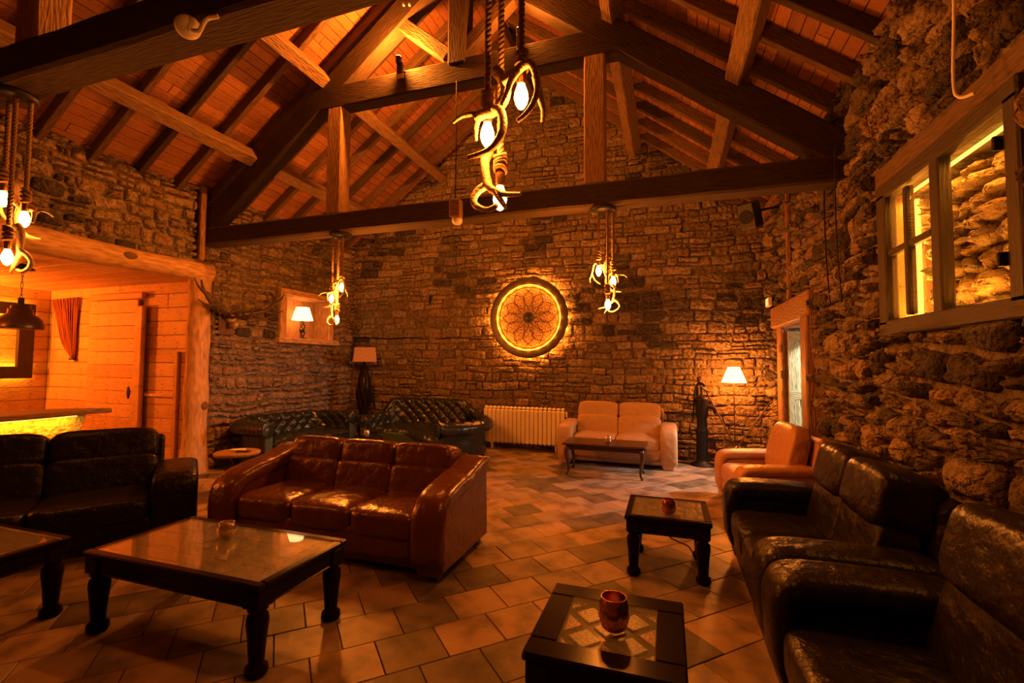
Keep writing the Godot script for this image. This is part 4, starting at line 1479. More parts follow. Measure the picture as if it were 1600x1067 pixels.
func lamps() -> void:
	# lit floor lamp by the door
	var t := thing("floor_lamp", "lit floor lamp with white cone shade on a thin pole and crossed struts", "floor lamp", Vector3(0.95, 0, -7.72))
	var k := Kit.new()
	k.tube([Vector3(0, 0.22, 0), Vector3(0, 0.8, 0), Vector3(0, 1.42, 0)], 0.008, 8)
	part("pole", k, M.rust, t)
	for s in [[Vector3(-0.40, 1.16, 0.05), Vector3(0.03, 0.27, 0.06), Vector3(0.14, 0.03, 0.07)], [Vector3(0.46, 0.96, -0.02), Vector3(-0.02, 0.27, 0.09), Vector3(-0.16, 0.02, 0.13)], [Vector3(0.0, 0.30, 0.02), Vector3(0.03, 0.16, -0.1), Vector3(0.04, 0.01, -0.22)]]:
		k = Kit.new()
		k.tube(s, 0.0105, 8)
		part("strut", k, M.rust, t)
	for s in [[Vector3(-0.40, 1.16, 0.05), Vector3(-0.06, 0.04, 0), Vector3(0.06, -0.03, 0)], [Vector3(0.46, 0.96, -0.02), Vector3(-0.05, 0.05, 0), Vector3(0.06, 0.05, 0)]]:
		k = Kit.new()
		k.tube([s[0] + s[1], s[0], s[0] + s[2]], 0.010, 6)
		part("fork_end", k, M.black_iron, t)
	k = Kit.new()
	k.box(Vector3(0.10, 0.19, 0.07), Vector3(0.035, 0.25, 0.05), 0.02)
	part("hub_block", k, M.pine0, t)
	k = Kit.new()
	k.lathe([Vector2(0.028, 0.0), Vector2(0.03, 0.02), Vector2(0.012, 0.035)], 14, Vector3.ZERO, Transform3D(Basis(Vector3.RIGHT, Vector3.BACK, Vector3.UP), Vector3(0.035, 0.27, 0.085)))
	part("knob", k, M.black_iron, t)
	lamp_shade(t, 1.285, 0.235, 0.178, 0.082, 36)
	omni(Vector3(0, 1.38, 0), 2.3, WARM, 0.06, t)
	# unlit lamp in the far corner
	t = thing("floor_lamp", "unlit floor lamp with orange square shade on a tall dark carved base", "floor lamp", Vector3(-5.55, 0, -7.62), 40.0)
	k = Kit.new()
	k.lathe([Vector2(0.15, 0.0), Vector2(0.16, 0.03), Vector2(0.10, 0.06), Vector2(0.08, 0.16), Vector2(0.12, 0.30), Vector2(0.10, 0.42), Vector2(0.07, 0.55), Vector2(0.10, 0.70), Vector2(0.135, 0.92), Vector2(0.14, 1.05), Vector2(0.115, 1.22), Vector2(0.075, 1.38), Vector2(0.07, 1.42), Vector2(0.09, 1.45), Vector2(0.03, 1.50), Vector2(0.015, 1.60)], 18)
	part("carved_base", k, M.black_wood, t)
	for j in 9:
		k = Kit.new()
		var a := TAU * j / 9.0
		var path := []
		for i in 8:
			var f := i / 7.0
			var aa := a + f * 1.0
			var q := lerpf(0.10, 0.078, f) + 0.045 * sin(f * PI)
			path.append(Vector3(cos(aa) * q, 0.70 + 0.65 * f, sin(aa) * q))
		k.tube(path, taper(8, 0.018, 0.012), 6)
		part("carved_rib", k, M.black_wood, t)
	var rows := ring_rows([Vector2(0.30, 1.565), Vector2(0.26, 1.84), Vector2(0.255, 1.84), Vector2(0.295, 1.565), Vector2(0.30, 1.565)], 4)
	k = Kit.new()
	for i in 4:
		for j in 4:
			var mid: Vector3 = (rows[i][j] + rows[i + 1][(j + 1) % 4]) * 0.5
			k.poly([rows[i][j], rows[i][(j + 1) % 4], rows[i + 1][(j + 1) % 4], rows[i + 1][j]], [Vector3(mid.x, 0, mid.z), Vector3.UP, Vector3(-mid.x, 0, -mid.z), Vector3.DOWN][i])
	part("shade", k, M.plain_shade, t)
	# porch lamps outside the door: the cool light that falls through the doorway
	t = thing("porch_lantern", "cool white lamp under the porch ceiling outside the open door", "ceiling lamp", Vector3(XR + 1.20, 2.52, -6.85))
	k = Kit.new()
	k.box(Vector3(0.26, 0.03, 0.26), Vector3(0, 0.05, 0), 0.01)
	k.tube([Vector3(0, 0.06, 0), Vector3(0, 0.32, 0)], 0.012, 8)
	part("cap", k, M.black_iron, t)
	k = Kit.new()
	k.box(Vector3(0.24, 0.06, 0.24), Vector3.ZERO, 0.012)
	part("glass", k, glow(0.9, 0.95, 1.0, 3.0), t)
	area(Vector3(-0.06, -0.035, 0), Vector3(-0.78, -0.6, -0.16), Vector2(0.22, 0.22), 26.0, lin(1.0, 0.84, 0.70), t)
	t = thing("porch_lantern", "cool white wall lantern across the porch from the open door", "wall lantern", Vector3(XR + 3.26, 2.05, -7.0))
	k = Kit.new()
	k.box(Vector3(0.05, 0.34, 0.34), Vector3(0.09, 0, 0), 0.01)
	part("backplate", k, M.black_iron, t)
	k = Kit.new()
	k.box(Vector3(0.12, 0.30, 0.30), Vector3.ZERO, 0.012)
	part("glass", k, glow(0.9, 0.95, 1.0, 3.0), t)
	area(Vector3(-0.075, 0, 0), Vector3(-1.0, -0.12, 0.03), Vector2(0.3, 0.3), 13.0, lin(1.0, 0.84, 0.70), t)

func roundel() -> void:
	var t := thing("wall_roundel", "large round carved disc in a dark ring, glowing against the back wall", "wall art", Vector3(XC, 2.38, ZB + 0.17))
	var face := Transform3D(Basis(Vector3.RIGHT, Vector3.BACK, Vector3.DOWN), Vector3.ZERO)
	var k := Kit.new()
	k.grid(ring_turn([Vector2(0.60, 0.0), Vector2(0.60, 0.035), Vector2(0.615, 0.05), Vector2(0.715, 0.05), Vector2(0.73, 0.035), Vector2(0.73, 0.0), Vector2(0.60, 0.0)], 64, face), true, false, Vector3.ZERO)
	part("outer_ring", k, M.ring_dark, t)
	k = Kit.new()
	k.grid(ring_turn([Vector2(0.555, 0.0), Vector2(0.555, 0.02), Vector2(0.60, 0.026), Vector2(0.602, 0.0), Vector2(0.555, 0.0)], 64, face), true, false)
	part("gilt_ring", k, M.gilt, t)
	k = Kit.new()
	k.lathe([Vector2(0.56, -0.02), Vector2(0.56, 0.008), Vector2(0.12, 0.012)], 64, Vector3.ZERO, face)
	part("disc", k, M.carved, t)
	k = Kit.new()
	k.lathe([Vector2(0.115, 0.008), Vector2(0.11, 0.03), Vector2(0.08, 0.052), Vector2(0.04, 0.062), Vector2(0.003, 0.064)], 32, Vector3.ZERO, face)
	part("boss", k, M.ring_dark, t)
	for i in 12:
		var a := TAU * i / 12.0
		for s in [-1.0, 1.0]:
			k = Kit.new()
			var path := []
			for j in 13:
				var f := j / 12.0
				var q := lerpf(0.13, 0.52, f)
				var aa: float = a + s * 0.42 * sin(f * PI * 0.5) * (1.0 if f < 0.55 else 1.0 - (f - 0.55) / 0.45 * 1.3)
				path.append(Vector3(cos(aa) * q, sin(aa) * q, 0.012))
			k.tube(path, 0.0045, 5)
			part("petal_line", k, M.black_iron, t)
	k = Kit.new()
	var ring := []
	for j in 65:
		var a := TAU * j / 64.0
		ring.append(Vector3(cos(a) * 0.548, sin(a) * 0.548, 0.012))
	k.tube(ring, 0.005, 6)
	part("inner_line", k, M.black_iron, t)
	k = Kit.new()
	ring = []
	for j in 65:
		var a := TAU * j / 64.0
		ring.append(Vector3(cos(a) * 0.675, sin(a) * 0.675, -0.03))
	k.tube(ring, 0.010, 8)
	part("light_ring", k, M.ring_glow, t)
	k = Kit.new()
	ring = []
	for j in 65:
		var a := TAU * j / 64.0
		ring.append(Vector3(cos(a) * 0.592, sin(a) * 0.592, 0.036))
	k.tube(ring, 0.009, 8)
	part("light_ring", k, M.ring_glow, t)
	for j in 20:
		var a := TAU * j / 20.0
		omni(Vector3(cos(a) * 0.715, sin(a) * 0.715, -0.05), 0.17, WARM, 0.03, t)
		omni(Vector3(cos(a) * 0.575, sin(a) * 0.575, 0.085), 0.05, WARM, 0.05, t)
	for j in 4:
		k = Kit.new()
		var a := TAU * (j + 0.5) / 4.0
		k.box(Vector3(0.05, 0.05, 0.13), Vector3(cos(a) * 0.5, sin(a) * 0.5, -0.085), 0.004)
		part("standoff", k, M.black_iron, t)

func ring_turn(prof: Array, sides: int, xf: Transform3D) -> Array:
	var rows := []
	for j in sides + 1:
		var a := TAU * j / sides
		var r := PackedVector3Array()
		for p in prof:
			r.append(xf * Vector3(cos(a) * p.x, p.y, sin(a) * p.x))
		rows.append(r)
	return rows

func radiator() -> void:
	var t := thing("radiator", "cream ribbed radiator below the carved disc on the back wall", "radiator", Vector3(-2.46, 0, ZB + 0.14))
	var k: Kit
	var n := 19
	for i in n:
		var x := -0.72 + 1.44 * i / (n - 1)
		k = Kit.new()
		k.box(Vector3(0.072, 0.60, 0.026), Vector3(x, 0.42, 0.045), 0.010)
		k.box(Vector3(0.020, 0.66, 0.07), Vector3(x, 0.43, 0.0), 0.006)
		part("fin", k, M.radiator, t)
		k = Kit.new()
		k.box(Vector3(0.066, 0.05, 0.075), Vector3(x, 0.745, 0.005), 0.016)
		part("fin_cap", k, M.radiator, t)
	for y in [0.17, 0.69]:
		k = Kit.new()
		k.tube([Vector3(-0.75, y, 0), Vector3(0.75, y, 0)], 0.022, 10)
		part("header_pipe", k, M.radiator, t)
	k = Kit.new()
	k.tube(smooth([Vector3(0.75, 0.69, 0), Vector3(0.775, 0.69, 0.0), Vector3(0.78, 0.66, -0.01), Vector3(0.78, 0.3, -0.03), Vector3(0.78, 0.0, -0.03)], 4), 0.011, 8)
	k.lathe([Vector2(0.022, 0.62), Vector2(0.024, 0.63), Vector2(0.024, 0.69), Vector2(0.01, 0.70)], 12, Vector3(0.78, 0, 0.0))
	part("valve", k, M.white_plastic, t)
	for x in [-0.6, 0.6]:
		k = Kit.new()
		k.box(Vector3(0.03, 0.12, 0.08), Vector3(x, 0.06, 0), 0.004)
		part("foot", k, M.radiator, t)

func pump() -> void:
	var t := thing("water_pump", "old black cast iron hand pump standing by the back wall", "water pump", Vector3(0.50, 0, -7.80))
	var k := Kit.new()
	k.lathe([Vector2(0.17, 0.0), Vector2(0.17, 0.03), Vector2(0.10, 0.05), Vector2(0.085, 0.09), Vector2(0.082, 0.5), Vector2(0.09, 0.52), Vector2(0.09, 0.55), Vector2(0.075, 0.57), Vector2(0.072, 0.72), Vector2(0.095, 0.78), Vector2(0.095, 1.0), Vector2(0.105, 1.01), Vector2(0.105, 1.04), Vector2(0.06, 1.06), Vector2(0.02, 1.07)], 20)
	part("barrel", k, M.black_iron, t)
	k = Kit.new()
	k.tube(smooth([Vector3(0.06, 0.90, 0.02), Vector3(0.14, 0.90, 0.05), Vector3(0.18, 0.88, 0.06), Vector3(0.19, 0.82, 0.065)], 5), 0.032, 10)
	part("spout", k, M.black_iron, t)
	k = Kit.new()
	k.tube([Vector3(0.0, 1.05, 0), Vector3(0.0, 1.22, 0)], 0.016, 8)
	k.tube([Vector3(-0.05, 1.03, 0), Vector3(-0.06, 1.20, 0)], 0.020, 8)
	part("fulcrum", k, M.black_iron, t)
	k = Kit.new()
	var path := smooth([Vector3(0.05, 1.22, 0), Vector3(0.0, 1.26, 0.0), Vector3(-0.06, 1.24, 0), Vector3(-0.10, 1.10, 0.01), Vector3(-0.12, 0.85, 0.03), Vector3(-0.14, 0.66, 0.05)], 5)
	k.tube(path, taper(path.size(), 0.022, 0.014), 8)
	part("handle", k, M.black_iron, t)
	k = Kit.new()
	k.box(Vector3(0.05, 0.06, 0.03), Vector3(0.12, 0.97, 0.03), 0.01)
	part("lug", k, M.black_iron, t)

func skull_mount() -> void:
	var t := thing("antler_mount", "dark stag antlers on a small wooden plaque on the stone wall", "antlers", Vector3(XL + 0.09, 2.14, -5.20))
	var k := Kit.new()
	k.box(Vector3(0.05, 0.36, 0.26), Vector3(-0.02, -0.02, 0), 0.02)
	part("plaque", k, along(M.old_wood, "y"), t)
	k = Kit.new()
	k.blob(Vector3(0.15, 0.13, 0.12), Vector3(0.06, 0.05, 0), 0.8, 0.8, 18, 10)
	k.blob(Vector3(0.16, 0.10, 0.08), Vector3(0.12, -0.05, 0), 0.8, 0.8, 16, 8)
	part("skull", k, M.bone, t)
	for s in [-1.0, 1.0]:
		k = Kit.new()
		var main := smooth([Vector3(0.05, 0.08, s * 0.04), Vector3(0.12, 0.13, s * 0.16), Vector3(0.20, 0.17, s * 0.34), Vector3(0.26, 0.25, s * 0.50), Vector3(0.26, 0.40, s * 0.60), Vector3(0.20, 0.52, s * 0.58)], 6)
		k.tube(main, taper(main.size(), 0.046, 0.012), 8)
		for q in [[[Vector3(0.08, 0.10, s * 0.07), Vector3(0.22, 0.05, s * 0.10), Vector3(0.34, 0.10, s * 0.10), Vector3(0.40, 0.20, s * 0.08)], 0.031], [[Vector3(0.15, 0.15, s * 0.24), Vector3(0.29, 0.08, s * 0.36), Vector3(0.38, 0.13, s * 0.48)], 0.030], [[Vector3(0.23, 0.20, s * 0.42), Vector3(0.30, 0.18, s * 0.58), Vector3(0.33, 0.24, s * 0.72)], 0.027], [[Vector3(0.27, 0.34, s * 0.58), Vector3(0.30, 0.42, s * 0.70), Vector3(0.30, 0.52, s * 0.76)], 0.023]]:
			var path := smooth(q[0], 6)
			k.tube(path, taper(path.size(), q[1], 0.006), 7)
		part("antler", k, M.dark_antler, t)

func small_fittings() -> void:
	var k: Kit
	# timber strips on the walls
	var t := thing("timber_strip", "upright timber strip on the wall above the log post", "timber", Vector3(XL + 0.12, 0, -4.73))
	k = Kit.new()
	k.box(Vector3(1.06, 0.08, 0.08), Vector3.ZERO, 0.02)
	part("pole", k, M.frame_wood, t, Vector3(0, 3.49, 0), Basis(Vector3.UP, Vector3.LEFT, Vector3.BACK))
	t = thing("timber_strip", "upright timber strip rising from the green door frame", "timber", Vector3(XR - 0.10, 0, -6.60))
	k = Kit.new()
	k.box(Vector3(1.4, 0.05, 0.06), Vector3.ZERO, 0.01)
	part("pole", k, M.frame_wood, t, Vector3(0, 3.08, 0), Basis(Vector3.UP, Vector3.LEFT, Vector3.BACK))
	t = thing("timber_rail", "short orange timber rail high on the wall behind the speaker", "timber", Vector3(XR - 0.12, 3.84, -7.39))
	k = Kit.new()
	k.box(Vector3(1.5, 0.10, 0.12), Vector3.ZERO, 0.015)
	part("rail", k, M.frame_wood, t, Vector3.ZERO, Basis(Vector3.BACK, Vector3.UP, Vector3.LEFT))
	# loudspeaker
	t = thing("loudspeaker", "black loudspeaker hung high in the corner above the door", "loudspeaker", Vector3(1.10, 3.62, -7.05), -35.0)
	k = Kit.new()
	k.box(Vector3(0.24, 0.36, 0.22), Vector3.ZERO, 0.02, Transform3D(Basis(Vector3.RIGHT, 0.35), Vector3.ZERO))
	part("cabinet", k, M.black_plastic, t)
	k = Kit.new()
	k.lathe([Vector2(0.085, 0.0), Vector2(0.09, 0.008), Vector2(0.07, 0.006), Vector2(0.02, 0.012)], 20, Vector3.ZERO, Transform3D(Basis(Vector3.RIGHT, 0.35) * Basis(Vector3.RIGHT, Vector3.BACK, Vector3.DOWN), Vector3(0, -0.05, 0.105)))
	part("driver", k, M.black_iron, t)
	k = Kit.new()
	k.tube([Vector3(0.02, 0.06, -0.06), Vector3(0.29, 0.1, -0.25)], 0.018, 8)
	part("bracket", k, M.black_iron, t)
	# exit sign: small lit green plate
	t = thing("exit_sign", "small green lit sign box at the corner of the door lintel", "sign", Vector3(XR - 0.16, 2.46, -7.52))
	k = Kit.new()
	k.box(Vector3(0.05, 0.13, 0.22), Vector3.ZERO, 0.008)
	part("housing", k, M.white_plastic, t)
	k = Kit.new()
	k.box(Vector3(0.008, 0.10, 0.15), Vector3(-0.027, 0, 0.02), 0.002)
	part("lit_panel", k, M.exit_glow, t)
	# spot lamp under the near tie beam
	t = thing("spot_lamp", "pale round spot lamp on a bracket under the dark beam", "spot lamp", Vector3(-2.41, 3.36, ZN + 0.15))
	k = Kit.new()
	k.lathe([Vector2(0.004, 0.0), Vector2(0.045, 0.004), Vector2(0.062, 0.03), Vector2(0.062, 0.045), Vector2(0.04, 0.075), Vector2(0.012, 0.085)], 22, Vector3.ZERO, Transform3D(Basis(Vector3.RIGHT, -0.3) * Basis(Vector3(0, 0, 1), 0.6), Vector3(-0.03, -0.02, 0)))
	part("head", k, M.white_plastic, t)
	k = Kit.new()
	k.tube(smooth([Vector3(0.0, -0.03, 0), Vector3(0.05, -0.04, 0), Vector3(0.08, 0.0, 0), Vector3(0.085, 0.035, -0.02), Vector3(0.13, 0.05, -0.04)], 4), 0.012, 8)
	part("bracket", k, M.white_plastic, t)
	# detector at the middle of the far tie beam
	t = thing("smoke_detector", "small white round detector under the middle of the far tie beam", "detector", Vector3(-2.25, 3.12, ZT + 0.16))
	k = Kit.new()
	k.lathe([Vector2(0.004, 0.0), Vector2(0.04, 0.006), Vector2(0.058, 0.03), Vector2(0.06, 0.06), Vector2(0.05, 0.075), Vector2(0.02, 0.085)], 20)
	part("head", k, M.white_plastic, t)
	# little spots on the collar beam
	for s in [[-3.05, "small dark clamp light on the far collar beam, beside the left strut", 10.0], [-1.52, "small dark clamp light on the far collar beam, behind the antler lamp", 1.5]]:
		t = thing("clamp_light", s[1], "spot lamp", Vector3(s[0], 5.06, ZT + 0.14), 0.0, "clamp lights on the collar beam")
		k = Kit.new()
		k.box(Vector3(0.07, 0.16, 0.05), Vector3(0, 0.06, 0), 0.01)
		part("clamp", k, M.black_iron, t)
		k = Kit.new()
		k.lathe([Vector2(0.02, 0.0), Vector2(0.032, 0.01), Vector2(0.038, 0.08), Vector2(0.034, 0.085)], 14, Vector3(0.0, 0.10, 0.03))
		part("head", k, M.black_iron, t)
		k = Kit.new()
		k.lathe([Vector2(0.004, 0.0), Vector2(0.028, 0.002), Vector2(0.03, 0.008), Vector2(0.004, 0.012)], 14, Vector3(0.0, 0.184, 0.03))
		part("lens", k, M.shade_glow, t)
		omni(Vector3(0.0, 0.24, 0.03), s[2], WARM, 0.03, t)
		k = Kit.new()
		k.box(Vector3(0.10, 0.06, 0.012), Vector3(0.02, -0.05, 0.02), 0.004)
		part("tag", k, M.paper, t)
	for s in [[Vector3(-3.02, 5.93, ZT + 0.125), "small white clip on the far principal rafter, left of its pair"], [Vector3(-2.94, 5.91, ZT + 0.125), "small white clip on the far principal rafter, right of its pair"]]:
		t = thing("cable_clip", s[1], "clip", s[0], 0.0, "white clips on the rafter")
		k = Kit.new()
		k.box(Vector3(0.025, 0.035, 0.03), Vector3.ZERO, 0.006)
		part("saddle", k, M.white_plastic, t)
	# cables
	t = thing("wall_cable", "long thin dark cable run level across the back wall", "cable", Vector3(0, 0, ZB + 0.075))
	k = Kit.new()
	var path := []
	for i in 24:
		path.append(Vector3(lerpf(XL + 0.05, XC - 0.72, i / 23.0), 2.06 + 0.012 * sin(i * 0.8) - 0.05 * i / 23.0, 0.01 * sin(i * 1.7)))
	k.tube(path, 0.010, 6)
	part("sheath", k, M.black_iron, t)
	for s in [[-5.02, "dark cable hanging down the rough wall between door and window"], [-4.72, "dark cable hanging down the rough wall, nearer the window"]]:
		t = thing("wall_cable", s[1], "cable", Vector3(XR - 0.15, 0, s[0]), 0.0, "cables down the rough wall")
		k = Kit.new()
		k.tube(smooth([Vector3(0.02, 3.5, 0), Vector3(0.0, 3.0, 0.02), Vector3(0.02, 2.5, -0.02), Vector3(0.03, 2.1, 0.02)], 5), 0.006, 6)
		part("sheath", k, M.black_iron, t)
	t = thing("wall_cable", "loose white cable hanging above the window lintel", "cable", Vector3(XR - 0.16, 0, -2.86))
	k = Kit.new()
	k.tube(smooth([Vector3(0, 3.85, 0.0), Vector3(0.0, 3.4, -0.01), Vector3(-0.01, 3.0, -0.02), Vector3(0.0, 2.90, 0.0), Vector3(0.03, 2.88, 0.06)], 6), 0.008, 8)
	part("sheath", k, M.white_plastic, t)
	t = thing("hanging_cord", "thin cord hanging from the far collar beam to the tie beam", "cord", Vector3(-2.29, 0, ZT + 0.135))
	k = Kit.new()
	k.tube([Vector3(0, 4.82, 0), Vector3(0.004, 4.1, 0), Vector3(0, 3.42, 0)], 0.006, 6)
	part("sheath", k, M.black_iron, t)
	t = thing("iron_hook", "short dark iron spike in the back wall above the corner lamp", "hook", Vector3(-4.42, 2.80, ZB + 0.07))
	k = Kit.new()
	k.box(Vector3(0.03, 0.18, 0.05), Vector3.ZERO, 0.006)
	part("spike", k, M.black_iron, t)

func round_table_set() -> void:
	var t := thing("side_table", "small round wooden side table behind the brown sofa arm", "side table", Vector3(-4.80, 0, -4.21))
	var k := Kit.new()
	k.lathe([Vector2(0.16, 0.455), Vector2(0.235, 0.46), Vector2(0.245, 0.475), Vector2(0.24, 0.495), Vector2(0.22, 0.50), Vector2(0.004, 0.50)], 28)
	part("top", k, M.frame_wood, t)
	k = Kit.new()
	k.lathe([Vector2(0.13, 0.0), Vector2(0.14, 0.02), Vector2(0.06, 0.05), Vector2(0.04, 0.12), Vector2(0.055, 0.28), Vector2(0.045, 0.38), Vector2(0.10, 0.455)], 18)
	part("pedestal", k, M.black_wood, t)
	t = thing("folded_menu", "pale folded card lying on the small round side table", "card", Vector3(-4.84, 0.501, -4.25), 30.0)
	k = Kit.new()
	k.box(Vector3(0.16, 0.008, 0.10), Vector3(0, 0.004, 0), 0.003)
	k.box(Vector3(0.15, 0.006, 0.09), Vector3(0.005, 0.012, 0.004), 0.002)
	part("leaf", k, M.paper, t)
	t = thing("phone", "dark flat phone lying on the small round side table", "phone", Vector3(-4.70, 0.501, -4.20), 25.0)
	k = Kit.new()
	k.box(Vector3(0.15, 0.010, 0.075), Vector3(0, 0.005, 0), 0.004)
	part("case", k, M.black_plastic, t)

func cream_table() -> void:
	var t := thing("coffee_table", "long dark coffee table with thin curved legs before the cream sofa", "coffee table", Vector3(-0.84, 0, -6.71))
	var k := Kit.new()
	k.box(Vector3(1.14, 0.028, 0.56), Vector3(0, 0.436, 0), 0.012)
	part("top", k, M.walnut, t)
	k = Kit.new()
	k.box(Vector3(1.02, 0.07, 0.44), Vector3(0, 0.388, 0), 0.008)
	part("apron", k, M.walnut, t)
	for s in [-1.0, 1.0]:
		for q in [-1.0, 1.0]:
			k = Kit.new()
			var c := Vector3(s * 0.49, 0, q * 0.20)
			var o := Vector3(s, 0, q).normalized()
			var path := smooth([c + Vector3(0, 0.40, 0), c + Vector3(0, 0.36, 0) + o * 0.03, c + Vector3(0, 0.28, 0) + o * 0.035, c + Vector3(0, 0.14, 0) - o * 0.0, c + Vector3(0, 0.05, 0) + o * 0.005, c + Vector3(0, 0.015, 0) + o * 0.035], 5)
			k.tube(path, [0.034, 0.034, 0.034, 0.035, 0.035, 0.035, 0.034, 0.033, 0.032, 0.03, 0.029, 0.028, 0.026, 0.024, 0.022, 0.02, 0.019, 0.018, 0.017, 0.017, 0.017, 0.018, 0.019, 0.02, 0.022, 0.022], 8)
			part("leg", k, M.walnut, t)

# ------------------------------------------------------------------ the scene
func _ready() -> void:
	R.seed = 20240
	cam = Camera3D.new()
	cam.name = "camera"
	cam.position = Vector3(0, 1.55, 0)
	cam.rotation_degrees = Vector3(2.714, 18.475, 0.369)
	cam.fov = 72.62
	cam.near = 0.05
	cam.current = true
	add_child(cam)
	var env := Environment.new()
	env.background_mode = Environment.BG_COLOR
	env.background_color = Color(0.02, 0.022, 0.03)
	env.ambient_light_source = Environment.AMBIENT_SOURCE_DISABLED
	env.tonemap_mode = Environment.TONE_MAPPER_LINEAR
	env.tonemap_exposure = 1.0
	env.sdfgi_enabled = true
	env.ssao_enabled = true
	env.ssil_enabled = true
	var we := WorldEnvironment.new()
	we.name = "environment"
	we.environment = env
	add_child(we)
	make_materials()
	floor_tiles()
	walls()
	roof()
	truss(ZT, 3.20, "far roof truss with queen posts, collar and king post", false)
	truss(ZN, 3.42, "dark roof truss nearest overhead, its tie beam crossing the corner", true)
	door_and_recess()
	bar_room()
	niche()
	# seating
	var arm_soft := [Vector2(0.44, 0.10), Vector2(0.455, 0.30), Vector2(0.44, 0.46), Vector2(0.36, 0.555), Vector2(0.20, 0.60), Vector2(-0.05, 0.64), Vector2(-0.28, 0.70), Vector2(-0.42, 0.74)]
	sofa("leather_sofa", "glossy reddish brown leather three seat sofa with padded headrests", Vector3(-2.57, 0, -3.42), 0.0, {"w": 2.16, "d": 0.96, "n": 3, "seat": 0.44, "back": 0.81, "arm": 0.24, "lean": 0.22, "lumbar": true, "puff": 0.29, "pad": 0.075, "arm_line": arm_soft, "hide": "brown_hide"})
	var arm_flat := [Vector2(0.42, 0.10), Vector2(0.44, 0.38), Vector2(0.43, 0.52), Vector2(0.36, 0.575), Vector2(0.1, 0.585), Vector2(-0.2, 0.58), Vector2(-0.40, 0.57)]
	sofa("leather_sofa", "black leather sofa turned towards the room in front of the bar", Vector3(-4.83, 0, -2.41), 53.0, {"w": 2.1, "d": 0.95, "n": 2, "seat": 0.42, "back": 0.90, "arm": 0.30, "lean": 0.22, "lumbar": true, "puff": 0.25, "pad": 0.06, "arm_line": arm_flat, "hide": "black_hide"})
	sofa("leather_sofa", "black leather sofa along the rough wall, beside the tan armchair", Vector3(0.91, 0, -3.50), -90.0, {"w": 1.66, "d": 0.96, "n": 2, "seat": 0.42, "back": 0.95, "arm": 0.27, "lean": 0.26, "lumbar": true, "puff": 0.34, "pad": 0.07, "arm_line": arm_flat, "hide": "black_hide"})
	sofa("leather_sofa", "black leather sofa below the window, closest to the inlaid table", Vector3(0.91, 0, -1.70), -90.0, {"w": 1.86, "d": 0.96, "n": 2, "seat": 0.42, "back": 0.99, "arm": 0.27, "lean": 0.26, "lumbar": true, "puff": 0.36, "pad": 0.07, "arm_line": arm_flat, "hide": "black_hide"})
	var arm_slope := [Vector2(0.40, 0.06), Vector2(0.41, 0.30), Vector2(0.40, 0.48), Vector2(0.33, 0.56), Vector2(0.1, 0.60), Vector2(-0.15, 0.60), Vector2(-0.36, 0.60)]
	var arm_low := [Vector2(0.40, 0.06), Vector2(0.41, 0.28), Vector2(0.40, 0.44), Vector2(0.34, 0.505), Vector2(0.1, 0.525), Vector2(-0.15, 0.535), Vector2(-0.36, 0.54)]
	sofa("leather_sofa", "cream leather two seat sofa against the back wall", Vector3(-0.76, 0, -7.62), 0.0, {"w": 1.76, "d": 0.90, "n": 2, "seat": 0.44, "back": 0.90, "arm": 0.22, "lean": 0.22, "lumbar": true, "puff": 0.18, "pad": 0.06, "arm_line": arm_slope, "hide": "cream_hide"})
	sofa("armchair", "tan leather armchair by the open green door", Vector3(1.02, 0, -5.70), -84.0, {"w": 1.12, "d": 0.88, "n": 1, "seat": 0.40, "back": 0.88, "arm": 0.21, "lean": 0.24, "puff": 0.22, "pad": 0.05, "arm_line": arm_low, "hide": "tan_hide"}, "armchair")
	chesterfield("green black buttoned sofa along the stone wall under the niche", Vector3(-5.66, 0, -6.0), 87.0, 1.92, 0.90, 0.72, 0.70, 0.0)
	chesterfield("green black buttoned sofa with tall back and curving low arm", Vector3(-4.08, 0, -7.46), 0.0, 2.12, 1.15, 0.88, 0.63, 0.28)
	# tables and what stands on them
	low_table("large dark low table with glass over old boards, before the brown sofa", Vector3(-2.54, 0, -2.13), 0.0, 1.30, 0.66, 0.46, 0.045, false)
	low_table("dark glass topped table cut by the frame, before the black sofa", Vector3(-4.02, 0, -1.60), 0.0, 1.0, 0.66, 0.46, 0.045, false)
	low_table("small square dark table standing alone on the tiles", Vector3(-0.01, 0, -3.86), 0.0, 0.60, 0.58, 0.44, 0.042, false)
	low_table("square dark table inlaid with patterned tile diamonds under glass", Vector3(-0.24, 0, -2.05), 0.0, 0.60, 0.60, 0.45, 0.042, true)
	cream_table()
	round_table_set()
	cup("candle_holder", "studded copper candle cup on the inlaid table", Vector3(-0.22, 0.452, -2.02), 0.13, 0.06, M.copper, "")
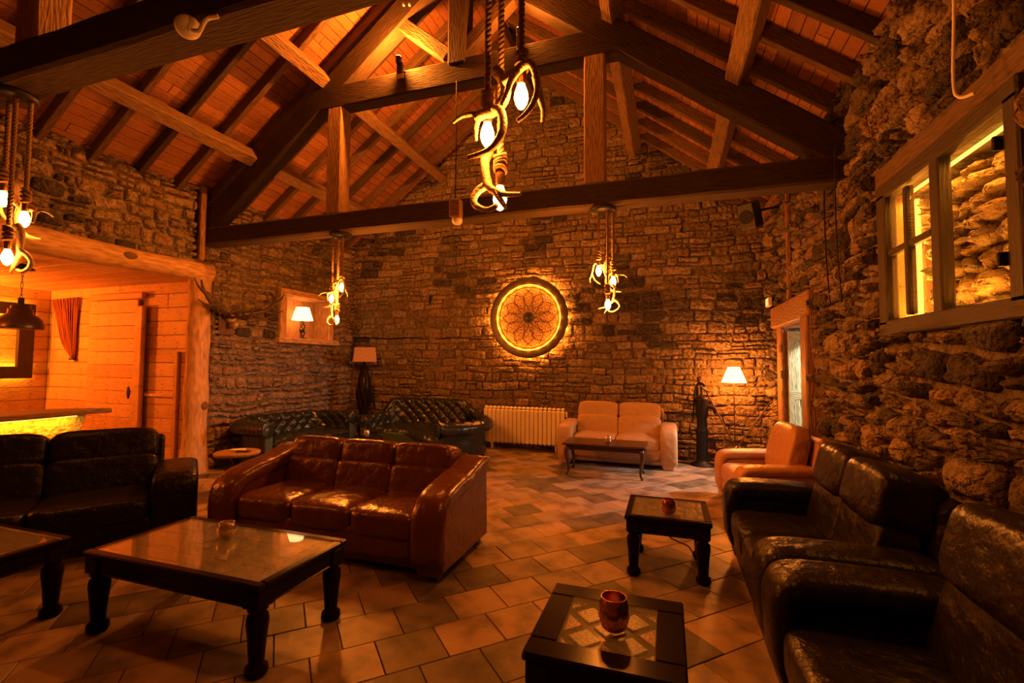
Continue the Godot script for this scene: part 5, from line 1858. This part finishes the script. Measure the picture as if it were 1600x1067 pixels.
	cup("candle_holder", "small studded copper candle cup on the small square table", Vector3(0.0, 0.442, -3.72), 0.10, 0.05, M.copper, "")
	cup("candle_holder", "shiny round glass votive on the large glass table", Vector3(-2.62, 0.462, -2.24), 0.085, 0.05, M.votive, "")
	cup("candle_holder", "glass votive on the long table before the cream sofa", Vector3(-0.80, 0.451, -6.66), 0.09, 0.05, M.votive, "")
	var st := thing("stool_table", "low dark stool table between the two buttoned sofas", "side table", Vector3(-4.25, 0, -5.93))
	var k := Kit.new()
	k.lathe([Vector2(0.22, 0.40), Vector2(0.24, 0.42), Vector2(0.23, 0.44), Vector2(0.004, 0.44)], 24)
	part("top", k, M.black_wood, st)
	k = Kit.new()
	k.lathe([Vector2(0.16, 0.0), Vector2(0.06, 0.05), Vector2(0.05, 0.3), Vector2(0.12, 0.40)], 16)
	part("pedestal", k, M.black_wood, st)
	cup("candle_holder", "glass votive standing between the two buttoned sofas", Vector3(-4.25, 0.442, -5.93), 0.10, 0.045, M.votive, "")
	st = thing("power_cord", "thin black cord hanging under the small square table", "cord", Vector3(0, 0, -3.86))
	k = Kit.new()
	k.tube(smooth([Vector3(-0.03, 0.36, 0.1), Vector3(0.0, 0.27, 0.12), Vector3(0.06, 0.24, 0.14), Vector3(0.14, 0.22, 0.17), Vector3(0.19, 0.12, 0.2), Vector3(0.2, 0.01, 0.2)], 5), 0.005, 6)
	part("sheath", k, M.black_plastic, st)
	# lamps and fittings
	antler_lamp("large antler lamp on ropes overhead, brightest in the room", Vector3(-0.65, 3.415, ZN), 0.0, 1.0, 0.62, 1.25)
	antler_lamp("antler lamp on ropes beside the bar opening", Vector3(-4.33, 3.415, ZN), 200.0, 1.04, 0.26, 1.25)
	antler_lamp("antler lamp on ropes before the niche and corner lamp", Vector3(-3.97, 3.195, ZT), 0.0, 0.98, 2.2, 0.75)
	antler_lamp("antler lamp on ropes between the carved disc and the lit floor lamp", Vector3(-0.63, 3.195, ZT), 170.0, 0.92, 1.7, 0.75)
	lamps()
	roundel()
	radiator()
	pump()
	skull_mount()
	small_fittings()
